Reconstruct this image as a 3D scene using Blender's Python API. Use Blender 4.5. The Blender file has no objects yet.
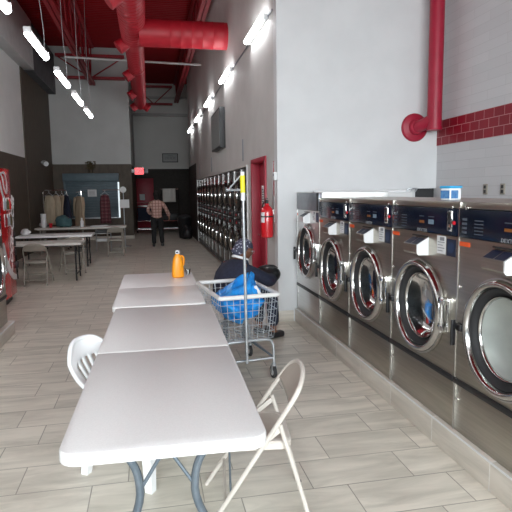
import bpy, bmesh, math, random
from mathutils import Vector, Matrix, Euler, noise
random.seed(7)
PI = math.pi
S = bpy.context.scene
COL = S.collection
R = math.radians

# ------------------------------------------------------------------ materials
def mat(name, col, rough=.5, metal=0., emit=0., spec=.5, coat=0.):
    m = bpy.data.materials.new(name); m.use_nodes = True
    b = m.node_tree.nodes['Principled BSDF']
    b.inputs['Base Color'].default_value = (*col, 1)
    b.inputs['Roughness'].default_value = rough
    b.inputs['Metallic'].default_value = metal
    b.inputs['Specular IOR Level'].default_value = spec
    b.inputs['Coat Weight'].default_value = coat
    if emit:
        b.inputs['Emission Color'].default_value = (*col, 1)
        b.inputs['Emission Strength'].default_value = emit
    return m

def N(m, t, **kw):
    n = m.node_tree.nodes.new(t)
    for k, v in kw.items():
        if k in n.inputs: n.inputs[k].default_value = v
        else: setattr(n, k, v)
    return n
def L(m, a, b): m.node_tree.links.new(a, b)
def bsdf(m): return m.node_tree.nodes['Principled BSDF']

def coords(m, scale=(1,1,1), loc=(0,0,0), rot=(0,0,0), kind='Object'):
    tc = N(m, 'ShaderNodeTexCoord'); mp = N(m, 'ShaderNodeMapping')
    mp.inputs['Scale'].default_value = scale; mp.inputs['Location'].default_value = loc; mp.inputs['Rotation'].default_value = rot
    L(m, tc.outputs[kind], mp.inputs['Vector'])
    return mp.outputs['Vector']

def noisy(m, c1, c2, scale=6, stretch=(1,1,1), bump=0., detail=4, lo=.35, hi=.65):
    v = coords(m, stretch)
    n = N(m, 'ShaderNodeTexNoise', Scale=scale, Detail=detail); L(m, v, n.inputs['Vector'])
    r = N(m, 'ShaderNodeValToRGB')
    r.color_ramp.elements[0].color = (*c1, 1); r.color_ramp.elements[1].color = (*c2, 1)
    r.color_ramp.elements[0].position = lo; r.color_ramp.elements[1].position = hi
    L(m, n.outputs['Fac'], r.inputs['Fac']); L(m, r.outputs['Color'], bsdf(m).inputs['Base Color'])
    if bump:
        b = N(m, 'ShaderNodeBump', Strength=bump, Distance=.01)
        L(m, n.outputs['Fac'], b.inputs['Height']); L(m, b.outputs['Normal'], bsdf(m).inputs['Normal'])
    return m
def nm(name, c1, c2, rough=.5, metal=0., **kw):
    return noisy(mat(name, c1, rough, metal), c1, c2, **kw)

def tile_mat(name, w, h, c1, c2, mortar, off, loc, rot=(0,0,0), ms=.004, rough=.35, grain=None, bias=0., freq=2):
    m = mat(name, c1, rough)
    v = coords(m, (1,1,1), loc, rot)
    b = N(m, 'ShaderNodeTexBrick', offset=off, offset_frequency=freq, squash=1.)
    for k, x in (('Scale', 1.), ('Brick Width', w), ('Row Height', h), ('Mortar Size', ms), ('Mortar Smooth', .2), ('Bias', bias)):
        b.inputs[k].default_value = x
    b.inputs['Color1'].default_value = (*c1, 1); b.inputs['Color2'].default_value = (*c2, 1); b.inputs['Mortar'].default_value = (*mortar, 1)
    L(m, v, b.inputs['Vector'])
    out = b.outputs['Color']
    if grain:
        sc, amt = grain
        mp = N(m, 'ShaderNodeMapping'); mp.inputs['Scale'].default_value = sc
        L(m, v, mp.inputs['Vector'])
        # per-tile shift of the grain so that it breaks at each joint
        add = N(m, 'ShaderNodeVectorMath', operation='MULTIPLY_ADD')
        L(m, b.outputs['Color'], add.inputs[0]); add.inputs[1].default_value = (37, 91, 53); L(m, mp.outputs['Vector'], add.inputs[2])
        n = N(m, 'ShaderNodeTexNoise', Scale=1.0, Detail=6., Roughness=.6, Distortion=.6); L(m, add.outputs[0], n.inputs['Vector'])
        r = N(m, 'ShaderNodeValToRGB')
        r.color_ramp.elements[0].color = (1-amt, 1-amt, 1-amt*1.05, 1); r.color_ramp.elements[0].position = .32
        r.color_ramp.elements[1].color = (1+amt*.25, 1+amt*.25, 1+amt*.25, 1); r.color_ramp.elements[1].position = .62
        L(m, n.outputs['Fac'], r.inputs['Fac'])
        mx = N(m, 'ShaderNodeMix', data_type='RGBA', blend_type='MULTIPLY'); mx.inputs['Factor'].default_value = 1
        L(m, out, mx.inputs[6]); L(m, r.outputs['Color'], mx.inputs[7]); out = mx.outputs[2]
    L(m, out, bsdf(m).inputs['Base Color'])
    bp = N(m, 'ShaderNodeBump', Strength=.25, Distance=.003, invert=True)
    L(m, b.outputs['Fac'], bp.inputs['Height']); L(m, bp.outputs['Normal'], bsdf(m).inputs['Normal'])
    return m

M = {}
M['floor'] = tile_mat('floor_tile', .61, .3017, (.715,.67,.585), (.635,.595,.515), (.32,.295,.25), .328, (.79, -3.88+.3017*40, 0), ms=.0035, rough=.34, grain=((1.6, 8, 1), .26))
M['kerb'] = tile_mat('kerb_tile', .61, .30, (.70,.65,.58), (.63,.585,.52), (.82,.80,.76), 0, (0,.06,0), rot=(0, R(90), R(90)), ms=.005, rough=.35, grain=((1.2, 10, 1), .25))
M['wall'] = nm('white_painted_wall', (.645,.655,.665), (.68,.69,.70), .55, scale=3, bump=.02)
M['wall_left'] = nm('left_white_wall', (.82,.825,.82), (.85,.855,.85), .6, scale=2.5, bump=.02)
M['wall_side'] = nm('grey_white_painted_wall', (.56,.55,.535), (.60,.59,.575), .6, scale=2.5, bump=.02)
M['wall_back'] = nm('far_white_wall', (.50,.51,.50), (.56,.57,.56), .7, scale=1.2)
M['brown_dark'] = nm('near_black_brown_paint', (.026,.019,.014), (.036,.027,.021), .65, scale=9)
M['wall_recess'] = nm('recess_white_lit', (.80,.79,.755), (.84,.83,.80), .7, scale=1.2)  # far wall paint made lighter, standing in for light in the recess
M['brown'] = nm('dark_brown_panel', (.066,.048,.032), (.088,.065,.045), .6, scale=9, stretch=(1,1,.4))
M['bulk'] = nm('grey_bulkhead', (.56,.57,.575), (.62,.63,.635), .7, scale=4)
M['bulk_dark'] = nm('dark_bulkhead', (.075,.077,.085), (.105,.107,.115), .7, scale=5)
M['tilewall'] = tile_mat('white_wall_tile', .60, .105, (.60,.60,.615), (.565,.565,.58), (.50,.50,.51), .5, (0,0,0), rot=(0, R(90), R(90)), ms=.003, rough=.3)
M['redtile'] = tile_mat('red_subway_tile', .175, .105, (.27,.006,.020), (.21,.005,.015), (.52,.24,.25), .5, (0, -2.21+.105*40, 0), ms=.0035, rough=.3)
bsdf(M['redtile']).inputs['Specular IOR Level'].default_value = .25
M['deck'] = mat('red_roof_deck', (.30,.008,.013), .65, spec=.12)
_v = coords(M['deck']); _w = N(M['deck'], 'ShaderNodeTexWave', wave_type='BANDS', bands_direction='Y', Scale=2.1); L(M['deck'], _v, _w.inputs['Vector'])
_b = N(M['deck'], 'ShaderNodeBump', Strength=.9, Distance=.04); L(M['deck'], _w.outputs['Fac'], _b.inputs['Height']); L(M['deck'], _b.outputs['Normal'], bsdf(M['deck']).inputs['Normal'])
M['red_steel'] = nm('red_painted_steel', (.30,.010,.018), (.36,.014,.024), .5, scale=8)
M['duct'] = mat('red_spiral_duct', (.40,.010,.022), .5)
M['pipe_red'] = nm('crimson_painted_pipe', (.31,.006,.028), (.36,.009,.036), .45, scale=5)
M['door_red'] = nm('red_painted_door', (.34,.010,.03), (.40,.014,.04), .45, scale=3)
M['ext_red'] = mat('extinguisher_red', (.62,.012,.02), .28, coat=.4)
M['black'] = mat('black_plastic', (.012,.012,.014), .45)
M['rubber'] = mat('black_rubber', (.02,.02,.022), .7)
M['white'] = mat('white_plastic', (.78,.79,.80), .42)
M['white_metal'] = mat('white_metal', (.72,.73,.73), .4)
M['table'] = nm('off_white_table_top', (.68,.668,.662), (.715,.703,.697), .36, scale=160, bump=.08, detail=2)
M['table2'] = nm('white_table_top', (.79,.78,.775), (.82,.81,.805), .36, scale=160, bump=.08, detail=2)
M['leg'] = nm('grey_blue_steel', (.10,.125,.15), (.14,.165,.19), .42, .3, scale=20)
M['beige'] = nm('beige_painted_steel', (.52,.475,.43), (.57,.525,.475), .4, scale=14)
M['beige_dark'] = nm('taupe_painted_steel', (.40,.35,.305), (.44,.39,.34), .45, scale=10)
M['tan'] = nm('tan_painted_steel', (.30,.275,.235), (.34,.31,.265), .5, scale=12)
M['chrome'] = mat('chrome', (.80,.80,.80), .09, 1.)
M['chrome_soft'] = mat('polished_steel_ring', (.55,.54,.53), .16, 1.)
M['zinc'] = nm('zinc_plated_wire', (.36,.38,.40), (.44,.46,.48), .36, .6, scale=30)
M['rim'] = mat('pale_grey_bumper', (.66,.66,.65), .45)
M['glass'] = mat('clear_glass', (1,1,1), .0)
def glassify(m, tint=(1,1,1), ior=1.5):
    nt = m.node_tree; out = nt.nodes['Material Output']; nt.nodes.remove(bsdf(m))
    t = nt.nodes.new('ShaderNodeBsdfTransparent'); t.inputs[0].default_value = (*tint,1)
    g = nt.nodes.new('ShaderNodeBsdfGlossy'); g.inputs['Roughness'].default_value = .08
    fr = nt.nodes.new('ShaderNodeFresnel'); fr.inputs['IOR'].default_value = ior
    mx = nt.nodes.new('ShaderNodeMixShader')
    nt.links.new(fr.outputs[0], mx.inputs[0]); nt.links.new(t.outputs[0], mx.inputs[1]); nt.links.new(g.outputs[0], mx.inputs[2]); nt.links.new(mx.outputs[0], out.inputs[0])
glassify(M['glass'], (.93,.95,.95))
M['door_glass'] = mat('door_glass', (1,1,1), 0); glassify(M['door_glass'], (.70,.74,.76), 1.38)
M['cloudy_glass'] = mat('cloudy_glass', (.55,.59,.56), .25)
_t = N(M['cloudy_glass'], 'ShaderNodeBsdfTransparent'); _m = N(M['cloudy_glass'], 'ShaderNodeMixShader'); _n = N(M['cloudy_glass'], 'ShaderNodeTexNoise', Scale=4., Detail=4.)
L(M['cloudy_glass'], coords(M['cloudy_glass']), _n.inputs['Vector'])
_r = N(M['cloudy_glass'], 'ShaderNodeMapRange'); _r.inputs['To Min'].default_value = .45; _r.inputs['To Max'].default_value = .95; L(M['cloudy_glass'], _n.outputs['Fac'], _r.inputs['Value'])
L(M['cloudy_glass'], _r.outputs['Result'], _m.inputs[0]); L(M['cloudy_glass'], _t.outputs[0], _m.inputs[1]); L(M['cloudy_glass'], bsdf(M['cloudy_glass']).outputs[0], _m.inputs[2])
L(M['cloudy_glass'], _m.outputs[0], M['cloudy_glass'].node_tree.nodes['Material Output'].inputs[0])
def steel(name, c1, c2, rough):
    m = nm(name, c1, c2, rough, 1., scale=3, stretch=(.6,.6,22), detail=5)
    n = N(m, 'ShaderNodeTexNoise', Scale=5., Detail=5.); L(m, coords(m, (1,1,14)), n.inputs['Vector'])
    mr = N(m, 'ShaderNodeMapRange'); mr.inputs['To Min'].default_value = rough-.07; mr.inputs['To Max'].default_value = rough+.10
    L(m, n.outputs['Fac'], mr.inputs['Value']); L(m, mr.outputs['Result'], bsdf(m).inputs['Roughness'])
    return m
M['steel'] = steel('brushed_steel', (.42,.395,.345), (.50,.47,.415), .33)
M['steel_reflect'] = steel('steel_wall_reflection', (.66,.66,.65), (.72,.72,.71), .34)  # lighter steel copy, reflection of the white wall put into its colour
M['steel_seam'] = mat('bright_steel_trim', (.62,.61,.60), .3, 1.)
M['drum'] = mat('perforated_drum_steel', (.30,.31,.32), .5, 1.)
_v = coords(M['drum']); _vo = N(M['drum'], 'ShaderNodeTexVoronoi', Scale=120.); L(M['drum'], _v, _vo.inputs['Vector'])
_r = N(M['drum'], 'ShaderNodeValToRGB'); _r.color_ramp.elements[0].color = (.03,.03,.03,1); _r.color_ramp.elements[0].position = .25; _r.color_ramp.elements[1].color = (.30,.31,.32,1); _r.color_ramp.elements[1].position = .32
L(M['drum'], _vo.outputs['Distance'], _r.inputs['Fac']); L(M['drum'], _r.outputs['Color'], bsdf(M['drum']).inputs['Base Color'])
M['navy_panel'] = mat('navy_control_panel', (.004,.009,.024), .2, spec=.25)
M['grey_panel'] = nm('dull_grey_panel', (.20,.22,.25), (.25,.27,.30), .35, .4, scale=12)
M['blue_label'] = mat('dark_blue_label', (.006,.014,.042), .35)
M['orange_label'] = mat('orange_label', (.75,.10,.02), .5)
M['paper'] = mat('white_paper', (.72,.73,.74), .7)
M['grey_print'] = mat('grey_print', (.25,.26,.28), .6)
M['faint_print'] = mat('faint_print', (.07,.085,.11), .5)
M['red_plastic'] = mat('red_plastic', (.65,.015,.03), .35)
M['lamp'] = mat('lit_tube_lens', (.96,.98,1.), .4, emit=8.5)
M['led_green'] = mat('green_indicator', (.05,.9,.3), .4, emit=1.5)
M['led_amber'] = mat('amber_display', (.20,.07,.015), .4, emit=.06)
M['display'] = mat('pale_display', (.20,.28,.36), .3)
M['exit_red'] = mat('exit_sign_red', (1.,.05,.06), .4, emit=1.1)
M['orange'] = mat('orange_jug_plastic', (.90,.33,.01), .35)
M['bluebag'] = nm('blue_plastic_bag', (.008,.20,.62), (.03,.34,.82), .24, scale=9)
M['navy'] = nm('navy_fabric', (.010,.013,.030), (.016,.020,.045), .85, scale=40, bump=.05)
M['blackcloth'] = nm('black_trousers', (.010,.010,.011), (.016,.016,.017), .85, scale=30)
M['skin'] = nm('brown_skin', (.16,.065,.038), (.19,.08,.047), .5, scale=14)
M['skin2'] = nm('tan_skin', (.33,.17,.11), (.37,.19,.125), .5, scale=14)
M['hair'] = nm('black_hair', (.006,.005,.004), (.012,.010,.009), .85, scale=30, stretch=(1,1,.2))
M['scarf'] = mat('patterned_headscarf', (.1,.1,.14), .8)
_v = coords(M['scarf']); _vo = N(M['scarf'], 'ShaderNodeTexVoronoi', Scale=38.); L(M['scarf'], _v, _vo.inputs['Vector'])
_r = N(M['scarf'], 'ShaderNodeValToRGB'); _r.color_ramp.elements[0].color = (.42,.42,.50,1); _r.color_ramp.elements[0].position = .2; _r.color_ramp.elements[1].color = (.045,.045,.075,1); _r.color_ramp.elements[1].position = .36
L(M['scarf'], _vo.outputs['Distance'], _r.inputs['Fac']); L(M['scarf'], _r.outputs['Color'], bsdf(M['scarf']).inputs['Base Color'])
def plaid(name, base, line, dark, sc):
    m = mat(name, base, .85); v = coords(m, (1,1,1))
    sx = N(m, 'ShaderNodeSeparateXYZ'); L(m, v, sx.inputs[0])
    col = None
    for ax, c in ((0, line), (2, line), (0, dark), (2, dark)):
        mm = N(m, 'ShaderNodeMath', operation='MULTIPLY'); L(m, sx.outputs[ax], mm.inputs[0]); mm.inputs[1].default_value = sc
        ad = N(m, 'ShaderNodeMath', operation='ADD'); L(m, mm.outputs[0], ad.inputs[0]); ad.inputs[1].default_value = 0. if c is line else .45
        fr = N(m, 'ShaderNodeMath', operation='FRACT'); L(m, ad.outputs[0], fr.inputs[0])
        lt = N(m, 'ShaderNodeMath', operation='LESS_THAN'); L(m, fr.outputs[0], lt.inputs[0]); lt.inputs[1].default_value = .16 if c is line else .28
        sc2 = N(m, 'ShaderNodeMath', operation='MULTIPLY'); L(m, lt.outputs[0], sc2.inputs[0]); sc2.inputs[1].default_value = .6
        mx = N(m, 'ShaderNodeMix', data_type='RGBA'); L(m, sc2.outputs[0], mx.inputs['Factor'])
        if col is None: mx.inputs[6].default_value = (*base, 1)
        else: L(m, col, mx.inputs[6])
        mx.inputs[7].default_value = (*c, 1); col = mx.outputs[2]
    L(m, col, bsdf(m).inputs['Base Color']); return m
M['plaid_pink'] = plaid('pink_plaid_shirt', (.58,.34,.29), (.70,.52,.45), (.22,.10,.09), 11)
M['plaid_red'] = plaid('dark_red_plaid', (.13,.025,.035), (.17,.10,.10), (.05,.015,.02), 9)
M['khaki'] = nm('khaki_cloth', (.42,.345,.25), (.50,.42,.31), .85, scale=8, stretch=(3,3,.5), bump=.2)
M['coat'] = nm('tan_coat_cloth', (.36,.275,.19), (.43,.335,.235), .85, scale=6, stretch=(3,3,.5), bump=.2)
M['teal'] = nm('teal_cloth', (.045,.105,.115), (.065,.14,.15), .85, scale=8, bump=.3)
M['shutter'] = nm('slate_blue_shutter', (.090,.135,.16), (.11,.16,.19), .5, scale=4)
M['coke_red'] = mat('vending_red', (.52,.012,.016), .22, coat=.5)
M['coke_dark'] = mat('vending_dark_red', (.20,.006,.010), .3)
M['silver_dim'] = mat('dim_silver_print', (.30,.31,.33), .4)
M['silver'] = mat('silver_print', (.62,.62,.63), .35, .2)
M['dryer_black'] = mat('dryer_black_panel', (.018,.016,.015), .25)
M['dryer_glint'] = mat('dryer_glass_glint', (.50,.43,.36), .36, 1.)  # metal tint stands in for tan highlights on the door glass
M['leaf'] = nm('dried_leaves', (.05,.055,.025), (.13,.09,.04), .8, scale=20)
M['screen'] = mat('screen_glass', (.22,.23,.225), .35)  # grey raised to stand in for reflections on the screen
M['case'] = mat('charcoal_case', (.045,.048,.052), .5)
M['sky_blue'] = mat('bright_blue_lid', (.03,.38,.70), .4)
M['label_mix'] = nm('blue_green_label', (.03,.12,.35), (.10,.25,.45), .5, scale=30)
M['yellow'] = mat('yellow_sleeve', (.85,.78,.02), .45)
M['text_dark'] = mat('dark_lettering', (.05,.05,.05), .6)
M['concrete'] = mat('grey_paving', (.35,.35,.34), .8)

# ------------------------------------------------------------------ mesh builder
class MB:
    def __init__(s): s.bm = bmesh.new(); s.mi = 0
    def _tag(s, faces):
        for f in faces: f.material_index = s.mi
    def box(s, x0, y0, z0, x1, y1, z1, bev=0., seg=2, rot=None):
        r = bmesh.ops.create_cube(s.bm, size=1.)
        vs = r['verts']
        c = Vector(((x0+x1)/2, (y0+y1)/2, (z0+z1)/2)); d = (abs(x1-x0), abs(y1-y0), abs(z1-z0))
        for v in vs: v.co = Vector((v.co.x*d[0], v.co.y*d[1], v.co.z*d[2]))
        fs = set(f for v in vs for f in v.link_faces)
        if bev:
            es = set(e for v in vs for e in v.link_edges)
            b = bmesh.ops.bevel(s.bm, geom=list(es), offset=min(bev, min(d)*.49), segments=seg, affect='EDGES', profile=.5)
            vs = set(b['verts']) | set(v for v in vs if v.is_valid)
            fs = set(f for v in vs for f in v.link_faces)
        mx = Matrix.Translation(c) @ (rot.to_matrix().to_4x4() if rot else Matrix())
        for v in vs: v.co = mx @ v.co
        s._tag(fs); return s
    def ring(s, c, ax, r, n=16, ry=None):
        ax = Vector(ax).normalized()
        u = ax.orthogonal().normalized() if abs(ax.z) > .99 else Vector((0,0,1)).cross(ax).normalized()
        w = ax.cross(u)
        return [s.bm.verts.new(Vector(c) + u*math.cos(2*PI*i/n)*r + w*math.sin(2*PI*i/n)*(ry or r)) for i in range(n)]
    def bridge(s, a, b, closed=True):
        n = len(a); fs = []
        for i in range(n if closed else n-1):
            j = (i+1) % n
            fs.append(s.bm.faces.new((a[i], a[j], b[j], b[i])))
        s._tag(fs)
    def cap(s, a):
        f = s.bm.faces.new(a); s._tag([f])
    def cyl(s, p0, p1, r0, r1=None, n=16, caps=True):
        r1 = r0 if r1 is None else r1; ax = Vector(p1)-Vector(p0)
        a = s.ring(p0, ax, r0, n); b = s.ring(p1, ax, r1, n); s.bridge(a, b)
        if caps: s.cap(a[::-1]); s.cap(b)
        return s
    def tube(s, pts, r, n=8, smooth=0, closed=False):
        pts = [Vector(p) for p in pts]
        for _ in range(smooth):
            q = [] if closed else [pts[0]]
            k = len(pts)
            for i in range(k if closed else k-1):
                a, b = pts[i], pts[(i+1) % k]
                q += [a*.75+b*.25, a*.25+b*.75]
            if not closed: q.append(pts[-1])
            pts = q
        k = len(pts); rings = []; u = None
        for i, p in enumerate(pts):
            if closed: t = pts[(i+1) % k]-pts[i-1]
            else: t = pts[min(i+1, k-1)]-pts[max(i-1, 0)]
            t.normalize()
            if u is None: u = t.orthogonal().normalized()
            else:
                u = u - t*u.dot(t)
                u = u.normalized() if u.length > 1e-6 else t.orthogonal().normalized()
            w = t.cross(u)
            rr = r[i] if isinstance(r, (list, tuple)) else r
            rings.append([s.bm.verts.new(p+u*math.cos(2*PI*j/n)*rr+w*math.sin(2*PI*j/n)*rr) for j in range(n)])
        for i in range(k-1): s.bridge(rings[i], rings[i+1])
        if closed: s.bridge(rings[-1], rings[0])
        else: s.cap(rings[0][::-1]); s.cap(rings[-1])
        return s
    def lathe(s, prof, o=(0,0,0), ax=(0,0,1), n=32, capa=True, capb=True):
        # prof: (radius, distance along ax)
        o = Vector(o); ax = Vector(ax).normalized(); prev = None; first = None
        for r, h in prof:
            g = s.ring(o+ax*h, ax, max(r, 1e-4), n)
            if prev: s.bridge(prev, g)
            else: first = g
            prev = g
        if capa: s.cap(first[::-1])
        if capb: s.cap(prev)
        return s
    def ball(s, c, r, n=16, m=10, rot=None):
        r = (r, r, r) if not isinstance(r, (tuple, list)) else r
        q = bmesh.ops.create_uvsphere(s.bm, u_segments=n, v_segments=m, radius=1.)
        mx = Matrix.Translation(Vector(c)) @ (rot.to_matrix().to_4x4() if rot else Matrix()) @ Matrix.Diagonal((*r, 1))
        for v in q['verts']: v.co = mx @ v.co
        s._tag(set(f for v in q['verts'] for f in v.link_faces)); return s
    def prism(s, poly, ext, plane='xy', lo=0.):
        # poly 2-D points extruded from lo to lo+ext along the remaining axis
        def P(a, b, c): return {'xy': (a, b, c), 'xz': (a, c, b), 'yz': (c, a, b)}[plane]
        A = [s.bm.verts.new(P(a, b, lo)) for a, b in poly]; B = [s.bm.verts.new(P(a, b, lo+ext)) for a, b in poly]
        s.bridge(A, B); s.cap(A[::-1]); s.cap(B); return s
    def quad(s, *p):
        f = s.bm.faces.new([s.bm.verts.new(x) for x in p]); s._tag([f]); return s
    def grid(s, nx, ny, fn):
        g = [[s.bm.verts.new(fn(i/nx, j/ny)) for i in range(nx+1)] for j in range(ny+1)]
        for j in range(ny):
            for i in range(nx): s._tag([s.bm.faces.new((g[j][i], g[j][i+1], g[j+1][i+1], g[j+1][i]))])
        return s
    def build(s, name, mats, parent=None, loc=None, rot=None, sharp=35., smooth=True, recalc=True):
        if recalc: bmesh.ops.recalc_face_normals(s.bm, faces=s.bm.faces[:])
        me = bpy.data.meshes.new(name); s.bm.to_mesh(me); s.bm.free()
        for m in (mats if isinstance(mats, (list, tuple)) else [mats]): me.materials.append(m)
        if smooth:
            for p in me.polygons: p.use_smooth = True
            me.set_sharp_from_angle(angle=R(sharp))
        o = bpy.data.objects.new(name, me); COL.objects.link(o)
        if parent: o.parent = parent
        if loc is not None: o.location = loc
        if rot is not None: o.rotation_euler = rot
        return o

def tag(o, label, cat, group=None):
    o['label'] = label; o['category'] = cat
    if group: o['group'] = group
    return o
def thing(name, label, cat, loc=(0,0,0), rz=0., group=None):
    o = bpy.data.objects.new(name, None); COL.objects.link(o)
    o.location = loc; o.rotation_euler = (0,0,rz); o.empty_display_size = .1
    return tag(o, label, cat, group)
def struct(o): o['kind'] = 'structure'; return o
def dup(root, label, loc=None, rz=None, group=None, skip=()):
    def cp(o, par):
        c = o.copy(); COL.objects.link(c)
        if par: c.parent = par
        for ch in [x for x in bpy.data.objects if x.parent == o]:
            if ch.name.split('.')[0] not in skip: cp(ch, c)
        return c
    c = cp(root, None)
    if loc is not None: c.location = loc
    if rz is not None: c.rotation_euler = (0,0,rz)
    c['label'] = label
    if group: c['group'] = group
    return c
def text(name, s, size, m, parent=None, loc=(0,0,0), rot=(0,0,0), ext=.0008, shear=0., spacing=1., align='CENTER', bold=0.):
    cu = bpy.data.curves.new(name, 'FONT'); cu.body = s; cu.size = size; cu.extrude = ext; cu.shear = shear
    cu.offset = size*bold
    cu.align_x = align; cu.align_y = 'CENTER'; cu.space_character = spacing; cu.materials.append(m)
    tmp = bpy.data.objects.new(name+'_curve', cu); COL.objects.link(tmp); bpy.context.view_layer.update()
    me = bpy.data.meshes.new_from_object(tmp.evaluated_get(bpy.context.evaluated_depsgraph_get()))
    bpy.data.objects.remove(tmp); bpy.data.curves.remove(cu); me.name = name
    o = bpy.data.objects.new(name, me); COL.objects.link(o); o.location = loc; o.rotation_euler = rot
    if parent: o.parent = parent
    return o
def skinned(name, joints, edges, m, parent, root=0, sub=2, smooth=True):
    bm = bmesh.new(); ly = bm.verts.layers.skin.verify()
    vs = []
    for i, (co, r) in enumerate(joints):
        v = bm.verts.new(co); v[ly].radius = (r, r) if not isinstance(r, tuple) else r; v[ly].use_root = (i == root); vs.append(v)
    for a, b in edges: bm.edges.new((vs[a], vs[b]))
    me = bpy.data.meshes.new(name); bm.to_mesh(me); bm.free()
    o = bpy.data.objects.new(name, me); COL.objects.link(o); me.materials.append(m)
    k = o.modifiers.new('Skin', 'SKIN'); k.use_smooth_shade = True; k.branch_smoothing = .3
    q = o.modifiers.new('Sub', 'SUBSURF'); q.levels = sub; q.render_levels = sub
    if parent: o.parent = parent
    return o

# ------------------------------------------------------------------ camera
cam = bpy.data.cameras.new('camera'); co = bpy.data.objects.new('camera', cam); COL.objects.link(co); S.camera = co
cam.sensor_width = 36.; cam.sensor_fit = 'HORIZONTAL'; cam.lens = 530.3/512*36
yaw, pitch, roll = R(11.195), R(6.932), R(-.763)
F = Vector((math.sin(yaw)*math.cos(pitch), math.cos(yaw)*math.cos(pitch), -math.sin(pitch)))
r0 = Vector((math.cos(yaw), -math.sin(yaw), 0)); u0 = r0.cross(F)
rr = r0*math.cos(roll)+u0*math.sin(roll); uu = -r0*math.sin(roll)+u0*math.cos(roll)
mw = Matrix((rr, uu, -F)).transposed().to_4x4(); mw.translation = (0,0,1.653)
co.matrix_world = mw
cam.clip_start = .05; cam.clip_end = 200

# ------------------------------------------------------------------ setting
XR, XL, XT = 1.558, -3.35, 3.694       # corridor wall, left wall, tiled wall
YF, YW, YB, YE, YN = -3.2, 6.43, 20., 26., 21.1
ZC = 6.73
def sbox(name, m, *a, **k): return struct(MB().box(*a, **k).build(name, m, sharp=30))
sbox('floor', M['floor'], XL-.3, YF-.3, -.2, XT+.3, YE+.3, 0)
sbox('ceiling', M['deck'], XL-.3, YF-.3, ZC, XT+.3, YE+.3, ZC+.15)
# left wall: pale above a brown wainscot, all brown past the pilaster seam
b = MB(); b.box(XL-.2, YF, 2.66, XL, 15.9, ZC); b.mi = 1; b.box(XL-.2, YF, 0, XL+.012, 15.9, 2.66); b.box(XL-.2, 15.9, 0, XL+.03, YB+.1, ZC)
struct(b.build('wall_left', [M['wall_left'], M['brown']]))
b = MB(); b.box(XL, YF, 5.12, XL+.30, 16.3, ZC-.3, .004); b.mi = 1; b.box(XL+.03, 16.3, 5.10, XL+.28, YB, ZC-.3)
struct(b.build('trim_1', [M['bulk'], M['bulk_dark']]))
# left part of the back wall with its return, and the recess behind it
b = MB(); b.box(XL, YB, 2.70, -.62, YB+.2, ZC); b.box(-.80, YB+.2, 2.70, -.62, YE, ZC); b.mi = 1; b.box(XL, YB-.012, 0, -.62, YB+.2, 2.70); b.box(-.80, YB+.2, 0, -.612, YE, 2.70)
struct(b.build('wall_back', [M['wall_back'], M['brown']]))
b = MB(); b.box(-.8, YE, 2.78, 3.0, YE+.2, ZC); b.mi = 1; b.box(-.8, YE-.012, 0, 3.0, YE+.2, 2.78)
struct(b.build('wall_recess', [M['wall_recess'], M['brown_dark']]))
b = MB(); b.box(-.62, YE-.22, 5.22, 3.0, YE, 5.34, .005); b.box(-.62, YE-.14, 6.02, 3.0, YE, 6.12, .005)
struct(b.build('trim_2', M['wall_side']))
# corridor wall with door opening and dryer bay
D0, D1, B0, B1, BT = 7.12, 8.02, 8.48, 17.9, 2.06
b = MB()
b.box(XR, YW+.02, 0, XR+.18, D0, 2.13); b.box(XR, D1, 0, XR+.18, B0, 2.13); b.box(XR, YW+.02, 2.13, XR+.18, YN, ZC)
b.box(XR, B0, BT, XR+.18, B1, 2.13)
b.box(XR, B1, 2.06, XR+.18, YN, 2.13); b.box(XR, B1, 0, XR+.18, YN, 2.06)
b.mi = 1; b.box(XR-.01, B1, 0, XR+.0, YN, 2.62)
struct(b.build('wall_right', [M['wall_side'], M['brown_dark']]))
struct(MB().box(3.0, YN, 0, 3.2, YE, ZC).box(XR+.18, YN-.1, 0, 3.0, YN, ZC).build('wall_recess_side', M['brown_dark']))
# wall facing the street, its foot clad with floor tile
b = MB(); b.box(XR-.003, YW, 1.665, XT, YW+.16, ZC, ); b.box(XR-.003, YW, 0, 3.40, YW+.16, 1.665); b.mi = 1; b.box(3.40, YW+.05, 0, XT, YW+.16, 1.664)  # black panel in the notch stands in for the gap's shadow
struct(b.build('wall_facing', [M['wall'], M['black']]))
b = MB(); b.box(XR-.012, YW-.014, 0, 1.752, YW, .142, .002); b.box(XR-.014, YW-.014, 0, XR, D0-.09, .142, .002); struct(b.build('baseboard_facing', M['kerb']))
struct(MB().box(-3.3, YB-.03, 0, -.61, YB-.012, .11, .003).box(-.612, YB-.03, 0, -.595, YB+3, .11).build('baseboard_back', M['kerb']))
# tiled wall and red band
sbox('wall_tiled', M['tilewall'], XT, YF, 0, XT+.2, YW+.2, ZC)
b = MB(); b.box(-4, 2.21, -.006, YW-YF-4, 2.525, .006)
o = b.build('trim_3', M['redtile'], loc=(XT, YF+4, 0), rot=(R(90), 0, R(90))); struct(o)
# kerbs under the washers
b = MB(); b.box(1.770, YF+.2, 0, XT, YW, .168, .004); struct(b.build('trim_4', M['kerb']))
b = MB(); b.box(1.767, YF+.2, .163, 1.775, YW-.002, .172); struct(b.build('trim_5', M['white_metal']))
b = MB(); b.box(XL+.02, YF+.2, 0, -1.645, 6.68, .148, .004); struct(b.build('trim_6', M['kerb']))
b = MB(); b.box(-1.65, YF+.2, .140, -1.640, 6.684, .152); b.box(-3.3, 6.676, .14, -1.64, 6.686, .152); struct(b.build('trim_7', M['white_metal']))
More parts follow.
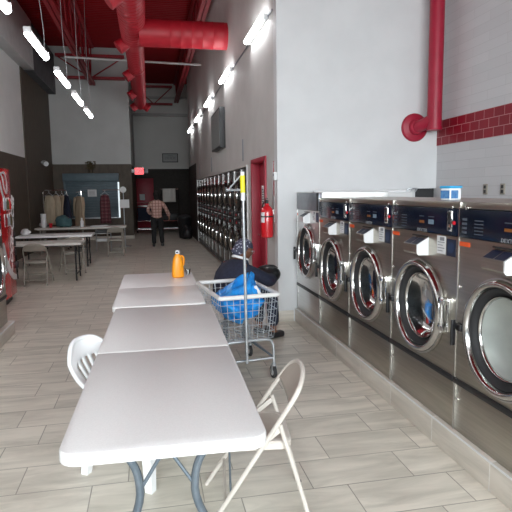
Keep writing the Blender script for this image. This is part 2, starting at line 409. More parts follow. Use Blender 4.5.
# storefront behind the viewer: sill wall, header, mullions and panes
b = MB(); b.box(XL, YF-.2, 0, XT, YF, .12); b.box(XL, YF-.2, 3.6, XT, YF, ZC)
struct(b.build('wall_front', M['wall_side']))
nw = 5; wx = [XL+(XT-XL)*i/nw for i in range(nw+1)]
for i in range(nw):
    b = MB(); z0, z1 = .12, 3.6
    for (a, c, d, e) in ((wx[i], wx[i]+.06, z0, z1), (wx[i+1]-.06, wx[i+1], z0, z1), (wx[i]+.06, wx[i+1]-.06, z0, z0+.08), (wx[i]+.06, wx[i+1]-.06, z1-.08, z1), (wx[i]+.06, wx[i+1]-.06, 2.3, 2.36)):
        b.box(a, YF-.12, d, c, YF-.04, e)
    b.mi = 1; b.box(wx[i]+.06, YF-.085, z0+.08, wx[i+1]-.06, YF-.078, z1-.08)
    struct(b.build('window_%d' % (i+1), [M['steel_seam'], M['glass']]))
struct(MB().box(-14, -24, -.25, 14, YF-.31, -.02).build('ground', M['concrete']))

# red door in the corridor wall
b = MB(); fx0, fx1 = XR-.025, XR+.19
b.box(fx0, D0-.06, 0, fx1, D0+.004, 2.13, .004); b.box(fx0, D1-.006, 0, fx1, D1+.06, 2.13, .004); b.box(fx0, D0-.06, 2.07, fx1, D1+.06, 2.13, .004)
fr = struct(b.build('door_1', M['door_red']))
b = MB(); b.box(XR+.10, D0+.006, .01, XR+.145, D1-.008, 2.07, .003); b.build('door_panel', M['door_red'], fr)
MB().cyl((XR+.10, D1-.08, 1.0), (XR+.04, D1-.08, 1.0), .012).cyl((XR+.05, D1-.08, 1.0), (XR+.05, D1-.2, 1.0), .01).build('door_handle', M['chrome'], fr)
# red exit door in the recess
b = MB(); b.box(-.60, YE-.06, 0, .20, YE-.013, 2.34, .004)
d2 = struct(b.build('door_2', M['door_red']))
MB().box(-.57, YE-.14, 1.0, .16, YE-.06, 1.06, .006).build('push_bar', M['steel_seam'], d2)
tag(MB().box(-.46, YE-.070, 1.32, -.22, YE-.061, 1.60).build('paper_notice', M['paper']), 'white paper notice on the dark red exit door', 'sign')

# roof steel --------------------------------------------------------
def truss(name, label, p0, p1, zt, zb, n):
    p0 = Vector(p0); p1 = Vector(p1); t = thing(name, label, 'truss', (*p0.xy, zb))
    d = p1-p0; L_ = d.length; u = d.normalized(); v = Vector((-u.y, u.x))
    def P(a, s, z): q = u*a+v*s; return (q.x, q.y, z-zb)
    for nme, z in (('top_chord', zt), ('bottom_chord', zb)):
        b = MB()
        for s in (-.055, .055): b.tube([P(0, s, z), P(L_, s, z)], .06, 4)
        b.build(nme, M['red_steel'], t, sharp=20)
    b = MB()
    for i in range(n):
        a, c = L_*i/n, L_*(i+1)/n
        b.tube([P(a, 0, zt), P((a+c)/2, 0, zb)], .022, 6); b.tube([P((a+c)/2, 0, zb), P(c, 0, zt)], .022, 6)
    b.build('web', M['red_steel'], t); return t
truss('roof_truss', 'dark red open web roof truss running above the left row of hanging lights', (-1.80, -3.), (-1.80, 19.7), 6.66, 5.42, 22)
truss('roof_truss', 'dark red open web roof truss running along the corridor wall above the wall lights', (1.38, -3.), (1.38, 25.7), 6.66, 5.85, 28)
truss('roof_truss', 'dark red roof truss lying across against the far left white wall', (-3.0, 19.86), (-.7, 19.86), 6.40, 5.66, 1)
truss('roof_truss', 'dark red roof truss crossing the far end above the recess', (-.5, 25.55), (1.2, 25.55), 6.50, 5.72, 1)
tag(MB().cyl((-2.1, 15.5, 5.31), (XR, 15.5, 5.22), .028, n=10).build('sprinkler_pipe', M['white_metal']), 'thin white pipe crossing below the red roof deck', 'pipe')

# red duct ----------------------------------------------------------
DX, DZ = -.20, 4.76
dt = thing('air_duct', 'large red round air duct with side outlets hung below the roof', 'duct', (DX, 10.6, DZ))
def spiral(y0, y1, r, step=.16):
    pr = []; y = y0
    while y < y1-1e-6:
        pr += [(r, y), (r, y+step*.86), (r+.006, y+step*.93)]; y += step
    pr.append((r, y1)); return pr
b = MB(); b.lathe(spiral(-9, .55, .235), (0,0,0), (0,1,0), 40); b.lathe([(.235,.55),(.20,1.1)], (0,0,0), (0,1,0), 40); b.lathe(spiral(1.1, 8.9, .20), (0,0,0), (0,1,0), 40)
b.lathe([(.245,-1.05),(.245,-.95)], (0,0,0), (0,1,0), 40); b.lathe([(.21,3.2),(.21,3.3)], (0,0,0), (0,1,0), 40)
b.build('main_duct', M['duct'], dt, sharp=25)
b = MB(); b.lathe([(.245,.12),(.245,.5)]+[(r_, x+.5) for r_, x in spiral(0, XR-DX-.5, .245, .2)], (0,-.1,-.15), (1,0,0), 40)
b.build('branch_duct', M['duct'], dt, sharp=25)
def outlet(y, side, rd):
    b = MB(); d = Vector((side*.80, -.1, -.60)).normalized()
    b.cyl(Vector((0,y,0))+d*(rd-.05), Vector((0,y,0))+d*(rd+.16), .125, .135, 20)
    o = b.build('outlet', M['duct'], dt)
for y, sd, rd in ((-1.9,-1,.235),(.75,-1,.225),(3.6,-1,.20),(6.3,-1,.20),(8.65,-1,.20),(8.65,1,.20)): outlet(y, sd, rd)
b = MB()
for y in (-3.,0.2,3.4,7.): b.cyl((0,y,.2),(0,y,ZC-DZ),.008,n=6)
b.build('hanger_rod', M['red_steel'], dt)

# red pipe on the facing wall --------------------------------------
t = thing('water_pipe', 'crimson vertical pipe with elbow and round wall flange in the tiled corner', 'pipe', (3.50, 6.17, 2.42))
MB().tube([(0,0,-.03),(0,0,ZC-2.42)], .088, 20).lathe([(.092,-.04),(.097,-.02),(.097,.0)], n=20).build('riser', M['pipe_red'], t)
MB().tube([(-.135,.25,.02),(-.11,.12,.03),(0,0,.10)], .075, 18, smooth=1).build('elbow', M['pipe_red'], t)
MB().lathe([(.178,.0),(.178,.02),(.165,.035),(.10,.05),(.085,.09)], (-.135,.259,.02), (0,-1,0), 32).build('flange', M['pipe_red'], t)
# electrical outlets on the tiled wall
def onwall_outlet(y, z, lab):
    t = thing('wall_outlet', lab, 'outlet', (XT, y, z), 0)
    MB().box(-.012, -.038, -.058, 0, .038, .058, .003).build('cover_plate', M['tan'], t)
    MB().box(-.016, -.017, .008, -.012, .017, .042).box(-.016, -.017, -.042, -.012, .017, -.008).build('socket', M['black'], t)
onwall_outlet(5.365, 1.645, 'left one of two small outlets on the white tiled wall')
onwall_outlet(5.065, 1.645, 'right one of two small outlets on the white tiled wall')
# white trunking behind the machines, along the facing wall
t = thing('pipe_run', 'white pipe run along the facing wall just above the washer tops', 'pipe', (1.97, 6.30, 1.575))
MB().box(.0, -.06, -.02, 1.30, .06, .045, .015).build('trough', M['white_metal'], t)
MB().cyl((.02,-.0,.06),(1.28,-.0,.06),.022,n=14).build('tube', M['white'], t)
MB().tube([(1.22,-.04,.06),(1.26,-.06,.10),(1.29,-.06,.07)], .010).tube([(1.36,-.0,.05),(1.39,-.0,.09),(1.39,.11,.09)], .010).build('bracket', M['zinc'], t)

# ------------------------------------------------------------------ washers
WW = .888
def hole_panel(b, x0, x1, z0, z1, cx, cz, r, y, n=48):
    angs = sorted(set([round(2*PI*i/n, 5) for i in range(n)] + [round(math.atan2(zz-cz, xx-cx) % (2*PI), 5) for xx in (x0,x1) for zz in (z0,z1)]))
    inner, outer = [], []
    for a in angs:
        c, s = math.cos(a), math.sin(a); ts = []
        if c > 1e-6: ts.append((x1-cx)/c)
        if c < -1e-6: ts.append((x0-cx)/c)
        if s > 1e-6: ts.append((z1-cz)/s)
        if s < -1e-6: ts.append((z0-cz)/s)
        k = min(ts); inner.append(b.bm.verts.new((cx+c*r, y, cz+s*r))); outer.append(b.bm.verts.new((cx+c*k, y, cz+s*k)))
    b.bridge(inner, outer)
DCZ0 = .69
def D(p): return [(r*.945, h) for r, h in p]
def make_washer(label, blank=False, loc=(0,0,0), rz=0, bright=False):
    t = thing('washing_machine', label, 'washer', loc, rz, 'front load washers on the right kerb')
    st = M['steel_reflect'] if bright else M['steel']
    DCZ = DCZ0+(.085 if blank else 0.); uz = .065 if blank else 0.
    w = WW/2-.004; zt = 1.465 if blank else 1.405
    zp0, zp1 = (1.262, 1.455) if blank else (1.198, 1.362)
    b = MB()
    b.box(-w, .004, 0, w, .02, .30, .004)                                   # lower service panel
    hole_panel(b, -w, w, .335, zp0-.004, 0, DCZ, .274, 0.)
    b.box(-w, .03, 0, -w+.004, .80, zt); b.box(w-.004, .03, 0, w, .80, zt); b.box(-w, .03, zt-.004, w, .80, zt); b.box(-w, .796, 0, w, .80, zt)
    b.box(-w, 0, .335, -w+.004, .03, zp0-.004); b.box(w-.004, 0, .335, w, .03, zp0-.004)
    b.box(-w, .0, zp1+.004, w, .04, zt, .004)
    b.build('cabinet', st, t, sharp=25)
    MB().box(-w, -.012, .300, w, .03, .335, .004).build('seam_strip', M['black'], t)
    MB().box(-w, .012, 0, -w+.006, .016, zt).box(-w-.003, -.004, 0, -w+.004, .03, zt-.002).build('edge_trim', M['steel_seam'], t)
    MB().box(-w+.005, -.006, zp0, w-.003, .03, zp1, .004).build('control_panel', M['grey_panel'] if blank else M['navy_panel'], t)
    for x, z, y in ((-w+.07, zt-.035, 0), (w-.07, zt-.035, 0), (-w+.03, .9, 0), (-w+.03, .2, .004)):
        MB().lathe([(.011,0),(.011,.005),(.006,.009)], (x, y, z), (0,-1,0), 12).build('screw', M['chrome'], t)
    if not blank:
        cs = MB().box(.335, -.014, zp0+.025, .388, -.006, zp1-.012, .003).build('coin_slot', M['chrome'], t)
        MB().box(.352, -.017, zp0+.07, .372, -.014, zp1-.02).box(.350, -.017, zp0+.035, .374, -.014, zp0+.05).build('slot', M['black'], cs)
        MB().lathe([(.012,0),(.012,.008),(.006,.011)], (.405, -.006, 1.277), (0,-1,0), 14).build('push_button', M['red_plastic'], t)
        MB().box(.10, -.008, 1.255, .165, -.006, 1.285).build('display', M['display'], t)
        MB().box(-.02, -.008, 1.258, .045, -.006, 1.275).build('price_display', M['led_amber'], t)
        for x0, n_, dz, hh, x1 in ((-.40,4,.025,.014,-.355),(-.28,5,.019,.006,-.20)):
            for k in range(n_): MB().box(x0, -.008, 1.222+k*dz, x1, -.006, 1.222+k*dz+hh).build('printed_legend', M['faint_print'], t)
        for x0, x1 in ((-.02,.04),(.10,.17)): MB().box(x0, -.008, 1.30, x1, -.006, 1.306).build('printed_legend', M['faint_print'], t)
        text('badge', 'DEXTER', .032, M['silver_dim'], t, (.02, -.0075, 1.209), (R(90),0,0), spacing=1.15)
        MB().box(-.43, -.002, 1.145, -.325, .0, 1.172).build('warning_label', M['orange_label'], t)
    else:
        MB().box(-.43, -.002, 1.18, -.405, .0, 1.21).build('warning_label', M['orange_label'], t)
        MB().box(w-.065, -.010, zp0, w-.003, -.006, zp1).build('end_strip', M['black'], t)  # dark strip at the right end of the panel
    # stickers
    n1 = MB().box(.205, -.002, 1.075, .305, .0, 1.188).build('instruction_label', M['paper'], t, (0,0,uz))
    b = MB()
    for k in range(4): b.box(.215, -.003, 1.145-.018*k, .295-.02*(k % 2), -.002, 1.150-.018*k)
    b.box(.24, -.003, 1.158, .29, -.002, 1.18); b.build('print', M['grey_print'], n1)
    n2 = MB().box(.318, -.002, 1.07, .418, .0, 1.175).build('round_label', M['blue_label'], t, (0,0,uz))
    MB().lathe([(.034,0),(.034,.001)], (.368,-.002,1.122), (0,-1,0), 20).build('print', mat_mid, n2)
    # soap dispenser
    sb = MB()
    sb.prism([(0,1.05),(-.066,1.052),(-.078,1.065),(-.078,1.115),(0,1.162)], .190, 'yz', -.105)
    s_ = sb.build('soap_dispenser', st, t, (0,0,uz), sharp=20)
    MB().prism([(0,1.046),(-.07,1.048),(-.082,1.062),(-.082,1.118),(0,1.166)], .012, 'yz', .086).build('side_panel', M['white'], s_)
    b = MB()
    for k in range(2):
        x0 = -.098+k*.092; b.quad((x0,-.072,1.1195),(x0+.083,-.072,1.1195),(x0+.083,-.012,1.156),(x0,-.012,1.156))
    b.build('lid_label', M['blue_label'], s_)
    MB().cyl((-.108,-.006,1.170),(.092,-.006,1.170),.005,n=8).build('hinge_rod', M['black'], s_)
    # door
    b = MB()
    b.lathe(D([(.338,0),(.338,.012),(.332,.034),(.318,.050),(.304,.052),(.294,.044),(.288,.030),(.284,.012)]), (0,0,DCZ), (0,-1,0), 64, capa=False, capb=False)
    dr = b.build('door', M['chrome_soft'], t, sharp=60)
    MB().lathe(D([(.287,.012),(.284,.022),(.274,.020),(.262,.002),(.250,-.018),(.240,-.022)]), (0,0,DCZ), (0,-1,0), 56, capa=False, capb=False).build('gasket', M['rubber'], dr, sharp=60)
    MB().lathe(D([(.236,-.012),(.222,-.025),(.205,-.05),(.17,-.075),(.10,-.09),(.0,-.095)]), (0,0,DCZ), (0,-1,0), 56, capa=False, capb=False).build('door_glass', M['door_glass'], dr, sharp=80)
    MB().lathe(D([(.243,-.022),(.243,-.008),(.236,-.003),(.229,-.008),(.227,-.022)]), (0,0,DCZ), (0,-1,0), 56, capa=False, capb=False).build('glass_rim', M['chrome_soft'], dr, sharp=60)
    MB().lathe(D([(.336,.006),(.345,.006),(.345,.020),(.336,.020)]), (0,0,DCZ), (0,-1,0), 64, capa=False, capb=False).build('outer_band', M['steel_seam'], dr)
    b = MB(); b.box(-.375,-.060,DCZ-.030,-.325,-.045,DCZ-.006,.004); b.box(-.405,-.062,DCZ-.14,-.388,-.036,DCZ+.015,.004); b.box(-.42,-.045,DCZ-.030,-.375,-.0,DCZ-.006,.003); b.box(-.35,-.060,DCZ-.035,-.305,-.035,DCZ+.0,.004)
    b.build('door_latch', M['black'], t)
    b = MB(); b.cyl((.345,-.04,DCZ-.10),(.345,-.04,DCZ+.13),.012,n=12); b.box(.315,-.05,DCZ+.08,.385,-.0,DCZ+.115,.003); b.box(.315,-.05,DCZ-.09,.385,-.0,DCZ-.055,.003); b.box(.36,-.02,DCZ-.09,.39,0,DCZ+.12,.003)
    b.build('hinge', M['chrome'], t)
    b = MB(); b.lathe(D([(.288,.0),(.30,-.09),(.30,-.50),(.0,-.51)]), (0,0,DCZ), (0,-1,0), 48, capa=False, capb=False)
    b.build('drum', M['drum'], t, sharp=50)
    return t
mat_mid = mat('mid_blue_print', (.012,.035,.10), .4)
XWF = 1.80; KZ = .172
yc = [6.41-WW*(i+.5) for i in range(5)]
names = ['tall steel washer with a blank dull grey panel in the corner by the white wall',
         'second steel washer from the white wall, beside the taller grey-panelled one',
         'middle steel washer of the five, third from the white facing wall',
         'fourth steel washer from the white wall, tub with blue lid on its top',
         'nearest steel washer on the right, cut by the frame, its glass cloudy']
w1 = make_washer(names[0], True, (XWF, yc[0], KZ), R(-90), True)
w2 = make_washer(names[1], False, (XWF, yc[1], KZ), R(-90))
for i in (2, 3, 4): dup(w2, names[i], (XWF, yc[i], KZ))
dup(w2, 'dark steel washer at the left edge on a tiled kerb before the vending machine', (-1.70, 6.615-WW/2, .154), R(90), 'front load washers on the left kerb')
def kids(o): return [x for x in bpy.data.objects if x.parent == o]
near = [o for o in bpy.data.objects if o.get('label') == names[4]][0]
for d_ in kids(near):
    for g_ in kids(d_):
        if g_.name.startswith('door_glass'):
            g_.data = g_.data.copy(); g_.data.materials.clear(); g_.data.materials.append(M['cloudy_glass']); g_['label'] = 'cloudy pale glass'  # pale mottled glass, partly see-through
# tub on the fourth washer
t = thing('wipes_tub', 'white plastic tub with bright blue lid and label on top of a washer', 'tub', (2.0, 3.285, KZ+1.4055), R(20))
MB().box(-.058,-.042,0,.058,.042,.082,.012,3).build('tub', M['white'], t)
MB().box(-.063,-.047,.080,.063,.047,.096,.008,3).build('lid', M['sky_blue'], t)
MB().box(-.0592,-.036,.012,-.0582,.036,.066).box(-.05,-.0432,.012,.02,-.0422,.066).build('label', M['label_mix'], t)

# ------------------------------------------------------------------ dryers in the bay
def make_dryer(label):
    t = thing('stack_dryer', label, 'dryer', (0,0,0), R(-90), 'stacked dryers in the corridor wall bay')
    w = .388
    MB().box(-w,0,.04,w,.75,2.05,.004).build('cabinet', M['dryer_black'], t)
    MB().box(-w-.003,-.006,.04,-w+.006,.0,2.05).build('edge_trim', M['steel_seam'], t)
    for z in (.68, 1.58):
        d = MB().lathe([(.275,0),(.275,.02),(.258,.04),(.225,.042),(.205,.02)], (0,0,z), (0,-1,0), 36, capa=False, capb=False).build('door', M['dryer_black'], t, sharp=60)
        MB().lathe([(.207,.018),(.16,.04),(.09,.053),(0,.058)], (0,0,z), (0,-1,0), 32, capa=False, capb=False).build('door_glass', M['dryer_glint'], d, sharp=80)
        MB().box(.25,-.07,z-.06,.28,-.035,z+.06,.004).build('door_handle', M['chrome'], d)
    for z in (1.02, 1.17):
        p = MB().box(-w+.03,-.008,z,w-.03,0,z+.12,.003).build('control_panel', M['black'], t)
        MB().box(.10,-.012,z+.03,.16,-.008,z+.09).build('coin_slot', M['chrome'], p)
        MB().box(-.2,-.010,z+.04,-.1,-.008,z+.07).build('display', M['red_plastic'], p)
    MB().box(-w,-.004,.04,w,0,.14).build('kick_strip', M['black'], t)
    return t
d0 = make_dryer('nearest stacked dryer in the bay, partly behind the cart pole beside the red door'); d0.location = (XR+.03, B0+.42, 0)
ords = ['second','third','fourth','fifth','sixth','seventh','eighth','ninth','tenth','eleventh']
for i in range(1, 12):
    lab = 'farthest stacked dryer, at the dark end of the corridor wall' if i == 11 else ords[i-1]+' stacked dryer from the red door along the corridor wall'
    dup(d0, lab, (XR+.03, B0+.42+.782*i, 0))
# bay trim
struct(MB().box(XR-.02, B0-.02, 0, XR+.03, B0+.02, BT+.02, .003).build('trim_8', M['white_metal']))

# corridor-wall fittings
t = thing('fire_extinguisher', 'red fire extinguisher on the corridor wall beside the red door', 'fire extinguisher', (XR-.093, 6.64, 1.06))
MB().lathe([(.05,0),(.074,.015),(.078,.05),(.078,.33),(.068,.375),(.04,.405),(.026,.415),(.024,.44)], n=28).build('cylinder', M['ext_red'], t, sharp=50)
MB().cyl((0,0,.435),(0,0,.48),.02,n=14).box(-.012,-.03,.475,.012,.10,.487,.003).box(-.012,-.02,.50,.012,.11,.51,.003).build('valve_handle', M['black'], t)
MB().tube([(0,.03,.46),(-.03,.09,.45),(-.04,.10,.36),(-.04,.085,.15),(-.035,.08,.08)], .010, 8, smooth=2).build('hose', M['black'], t)
lb = MB()
lb.grid(10, 1, lambda u, v: (.0792*math.cos(R(165+u*70)), .0792*math.sin(R(165+u*70)), .20+v*.13)); lb.build('label', M['paper'], t)
MB().lathe([(.0785,.265),(.081,.268),(.081,.280),(.0785,.283)], n=28, capa=False, capb=False).build('strap', M['black'], t)
MB().box(.06,-.03,.30,.085,.03,.36).box(.084,-.03,.2,.093,.03,.54).build('wall_bracket', M['steel_seam'], t)
sg = tag(MB().box(XR-.006, 6.53, 1.60, XR, 6.70, 2.02).build('extinguisher_sign', M['paper']), 'narrow upright red lettered sign above the fire extinguisher', 'sign')
for k, ch in enumerate('FIRE'): text('lettering', ch, .12, M['red_plastic'], sg, (XR-.0065, 6.615, 1.985-.043*k), (R(90), 0, R(-90)), ext=.0004, bold=.012)
for k, ch in enumerate('EXTINGUISHER'): text('lettering', ch, .085, M['red_plastic'], sg, (XR-.0065, 6.615, 1.80-.0175*k), (R(90), 0, R(-90)), ext=.0004, bold=.012)
t = thing('alarm_box', 'small white alarm box over the sign near the white corner', 'alarm', (XR-.01, 6.485, 1.84))
MB().box(-.03,-.035,-.05,.01,.035,.05,.006).build('housing', M['white'], t); MB().box(-.034,-.02,-.0,-.03,.02,.03).build('grille', M['grey_print'], t)
ns = tag(MB().box(XR+.085, 7.62, 1.42, XR+.099, 7.80, 1.74).build('door_notice', M['paper']), 'pale upright notice on the red door beside the extinguisher', 'sign')
b = MB()
for k in range(7): b.box(XR+.083, 7.65, 1.46+k*.035, XR+.085, 7.77, 1.475+k*.035)
b.build('print', M['text_dark'], ns)
# strip vents on the wall above the bay
for i, (y, lab) in enumerate(((8.86,'near slim grey wall strip above the dryer bay edge'),(13.4,'middle slim grey wall strip above the dryers'),(16.6,'far slim grey wall strip above the dryers'))):
    tag(MB().box(XR-.012, y-.025, 2.16, XR, y+.025, 2.52, .003).build('wall_strip', M['grey_panel']), lab, 'strip', 'slim strips above the dryers')

# television on an arm
t = thing('television', 'television in a shallow dark case on the corridor wall below the tube lights', 'television', (XR, 11.6, 3.0))
MB().box(-.118, -.70, -.44, -.004, .74, .36, .006).build('case', M['case'], t)
MB().box(-.124, -.66, -.40, -.118, .70, .32).build('screen', M['screen'], t)
MB().box(-.004, -.30, -.25, 0, .30, .2).build('wall_mount', M['black'], t)

# ------------------------------------------------------------------ lights
def make_batten(name, label, cat, group, h):
    t = thing(name, label, cat, (0,0,0), 0, group)
    MB().box(-.022,-h,.01,.022,h,.05,.006).build('housing', M['white_metal'], t)
    MB().tube([(0,-h-.01,-.012),(0,-h+.01,-.018),(0,h-.01,-.018),(0,h+.01,-.012)], [.026,.038,.038,.026], 16).build('diffuser', M['lamp'], t)
    for y in (-h, h): MB().box(-.038,y-.012,-.02,.038,y+.012,.048,.005).build('end_cap', M['white'], t)
    return t
lt = make_batten('pendant_light', 'hanging tube light cut by the upper left frame edge', 'light', 'hanging tube lights on the left', .52)
lt.location = (-1.2, 4.85, 3.33)
b = MB()
for y, k in ((.42,-.05),): b.tube([(0,y,.05),(.015,y+k*.3,.25),(-.035,y+k*.8,.8),(0,y+k,3.36)], .005, 6, smooth=2)
b.build('cable', M['zinc'], lt)
for y, lab in ((3.02,'unseen hanging tube light added to the left row, outside the frame edge'),(1.20,'unseen hanging tube light added to the left row beside the long table'),(-.62,'unseen hanging tube light added to the left row nearest the shop front')): dup(lt, lab, (-1.2, y, 3.33))  # unseen tubes added to brighten floor, table and washers
plabs = ['second hanging tube light, in front of the grey bulkhead edge','third hanging tube light along the left side','fourth hanging tube light, second farthest of the left row','farthest hanging tube light before the far left white wall']
for y, lab in zip((6.70, 8.52, 10.25, 11.95), plabs): dup(lt, lab, (-1.2, y, 3.36))
wl = make_batten('wall_light', 'nearest wall tube light, high beside the white corner', 'light', 'tube lights along the corridor wall', .58)
wl.rotation_euler = (0, R(90), 0); wl.location = (XR-.06, 7.42, 3.84)
for y, lab in ((10.32,'second wall tube light from the white corner'),(13.3,'third wall tube light, just past the television'),(16.25,'fourth wall tube light, second farthest along the corridor wall'),(19.25,'farthest wall tube light near the end of the corridor')):
    dup(wl, lab, (XR-.06, y, 3.84))
tag(MB().cyl((XR-.012, 6.6, 3.85), (XR-.012, 20.9, 3.85), .012, n=8).build('light_conduit', M['grey_panel']), 'thin grey conduit joining the wall tube lights', 'conduit')

# ------------------------------------------------------------------ folding tables
def slab(b, x0, y0, x1, y1, z0, z1, ra, rb, bev=.012):
    # ra: corner radius at y0, rb: at y1
    pts = []
    for cx, cy, r, a0 in ((x1, y0, ra, -90), (x1, y1, rb, 0), (x0, y1, rb, 90), (x0, y0, ra, 180)):
        sx = -1 if cx == x1 else 1; sy = 1 if cy == y0 else -1
        if r < .002: pts.append((cx, cy)); continue
        for k in range(9): a = R(a0+90*k/8); pts.append((cx+sx*r+r*math.cos(a), cy+sy*r+r*math.sin(a)))
    cx, cy = (x0+x1)/2, (y0+y1)/2
    def ring(ins, z): return [b.bm.verts.new((x+(ins if x < cx else -ins), y+(ins if y < cy else -ins), z)) for x, y in pts]
    rs = [ring(.02, z0), ring(0, z0+.004), ring(0, z1-bev), ring(bev*.3, z1-bev*.3), ring(bev, z1)]
    for a, c in zip(rs, rs[1:]): b.bridge(a, c)
    b.cap(rs[0][::-1]); b.cap(rs[-1])
def make_table(label, W, Ln, top, H=.74, legm=None, hourglass=True, fold=True):
    t = thing('folding_table', label, 'table', (0,0,0), 0, 'folding tables')
    legm = legm or M['leg']; h = Ln/2
    if fold:
        b = MB(); slab(b, 0, 0, W, h-.0025, H-.052, H, .075, .004); b.build('tabletop', top, t, sharp=40)
        b = MB(); slab(b, 0, h+.0025, W, Ln, H-.052, H, .004, .04); b.build('tabletop', top, t, sharp=40)
    else:
        b = MB(); slab(b, 0, 0, W, Ln, H-.045, H, .04, .04); b.build('tabletop', top, t, sharp=40)
    for e in (0, 1):
        y = .13 if e == 0 else Ln-.13; dy = 1 if e == 0 else -1
        for s in (-1, 1):
            b = MB(); cx = W/2
            if hourglass: pts = [(cx+s*.185,y,H-.05),(cx+s*.15,y,H-.085),(cx+s*.108,y,H-.17),(cx+s*.105,y,H-.30),(cx+s*.19,y,H-.46),(cx+s*.27,y,.10),(cx+s*.275,y,.0)]
            else: pts = [(cx+s*.26,y,H-.04),(cx+s*.27,y,.3),(cx+s*.28,y,0)]
            b.tube(pts, .0165, 10, smooth=2); b.build('leg', legm, t)
        for s in (-1, 1): MB().tube([(W/2+s*.105,y,H-.235),(W/2+s*.006,y+dy*.02,H-.085)], .0075, 8).build('brace', legm, t)
        MB().tube([(W/2-.27,y,.12),(W/2+.27,y,.12)], .0115, 8).build('crossbar', legm, t)
    b = MB()
    b.box(W/2-.012,.08,H-.09,W/2+.012,.20,H-.05)
    for x in (.10, W-.10): b.box(x-.015, .06, H-.066, x+.015, Ln-.06, H-.045)
    b.build('rail', legm, t)
    return t
T1 = make_table('long off-white folding table in the foreground with a centre fold', .770, 2.44, M['table'])
T1.location = (-.3595, 1.871, 0); T1.rotation_euler = (0,0,R(-1.289))
MB().cyl((.715,.83,0),(.705,.82,.70),.006,n=8).build('support_rod', M['leg'], T1)
T2 = make_table('whiter folding table behind the foreground one, orange jug standing on it', .765, 1.79, M['table2'])
T2.location = (-.335, 4.335, .0); T2.rotation_euler = (0,0,R(-.6))

# ------------------------------------------------------------------ folding chairs
def make_chair(label, m, m2, group):
    t = thing('folding_chair', label, 'chair', (0,0,0), 0, group)
    arch = [(-.225,-.235,0),(-.222,-.10,.20),(-.214,.06,.44),(-.208,.17,.60),(-.196,.222,.675),(-.165,.252,.722),(-.075,.277,.762),(.075,.277,.762),(.165,.252,.722),(.196,.222,.675),(.208,.17,.60),(.214,.06,.44),(.222,-.10,.20),(.225,-.235,0)]
    MB().tube(arch, .0125, 10, smooth=2).build('frame', m, t)
    b = MB()
    def back(u, v):
        x = -1+2*u
        lo = .615+.012*(x*x)+.0*(abs(x)**3); hi = .755-.075*abs(x)**4
        z = lo+(hi-lo)*v; w = .203-.02*max(0, (z-.62)/.14)**2
        y = .17+(z-.60)*.62 + .018*(1-x*x)
        return (x*w, min(y, .274), z)
    b.grid(16, 8, back); bo = b.build('backrest', m2, t, sharp=60); k = bo.modifiers.new('thick', 'SOLIDIFY'); k.thickness = .004
    b = MB()
    pts = []
    for cx, cy, r, a0 in ((.185,-.17,.05,-90),(.185,.205,.06,0),(-.185,.205,.06,90),(-.185,-.17,.05,180)):
        sx = -1 if cx > 0 else 1; sy = 1 if cy < 0 else -1
        for q in range(7): a = R(a0+15*q); pts.append((cx+sx*r+r*math.cos(a), cy+sy*r+r*math.sin(a)))
    def rg(ins, z): return [b.bm.verts.new((x*(1-ins/.185), y*(1-ins/.2), z+.012*max(0,-y)/.2*0)) for x, y in pts]
    rs = [rg(.004,.397), rg(0,.400), rg(0,.430), rg(.008,.439), rg(.03,.440)]
    for a_, c_ in zip(rs, rs[1:]): b.bridge(a_, c_)
    b.mi = 1; b.cap(rs[-1]); b.mi = 0
    b.cap(rs[0][::-1]); b.build('seat', [m, m2], t, sharp=40)
    for s in (-1, 1):
        b = MB(); b.tube([(s*.192,.142,.53),(s*.195,.225,.25),(s*.198,.295,.0)], .0115, 10); lg = b.build('leg', m, t)
        MB().cyl((s*.198,.291,.012),(s*.198,.2955,-.0),.014,n=12).build('foot_cap', M['rubber'], lg)
        MB().box(s*.19-.004, -.0, .445, s*.19+.004, .17, .470, .002, rot=Euler((R(38),0,0))).build('link', m, t)
    MB().tube([(-.196,.268,.10),(.196,.268,.10)], .008, 8).build('stretcher', m, t)
    MB().tube([(-.222,-.13,.155),(.222,-.13,.155)], .008, 8).build('stretcher', m, t)
    return t
C1 = make_chair('beige folding chair in the foreground tucked at the right of the long table', M['beige'], M['beige_dark'], 'folding chairs')
# chair faces -X: local -y -> world -X
C1.location = (.462, 2.595, 0); C1.rotation_euler = (0,0,R(-90-7))
def chair_mats(c, a, b_):
    for o in [x for x in bpy.data.objects if x.parent == c]:
        pass
CT = make_chair('tan folding chair seen from behind beside the vending machine', M['tan'], M['tan'], 'folding chairs')
CT.location = (-2.09, 10.42, 0); CT.rotation_euler = (0,0,R(180))
dup(CT, 'tan folding chair between the first and second far table, by the slim dark legs', (-1.66, 11.75, 0), R(200))
dup(CT, 'tan folding chair at the right end of the farthest table before the shutter', (-.93, 14.72, 0), R(180))
st_ = thing('stool', 'low black stool under the seated person in the navy top', 'stool', (.865, 5.65, 0))
MB().lathe([(.15,.395),(.165,.40),(.165,.42),(.15,.432)], n=28).build('seat', M['black'], st_)
for k in range(4):
    a_ = PI/4+k*PI/2; MB().cyl((.11*math.cos(a_), .11*math.sin(a_), .40), (.16*math.cos(a_), .16*math.sin(a_), 0), .014, n=10).build('leg', M['leg'], st_)

# white plastic chair, left of the table --------------------------------
t = thing('plastic_chair', 'white moulded plastic chair with slotted back, left of the long table', 'chair', (-.135, 3.175, 0), R(57))
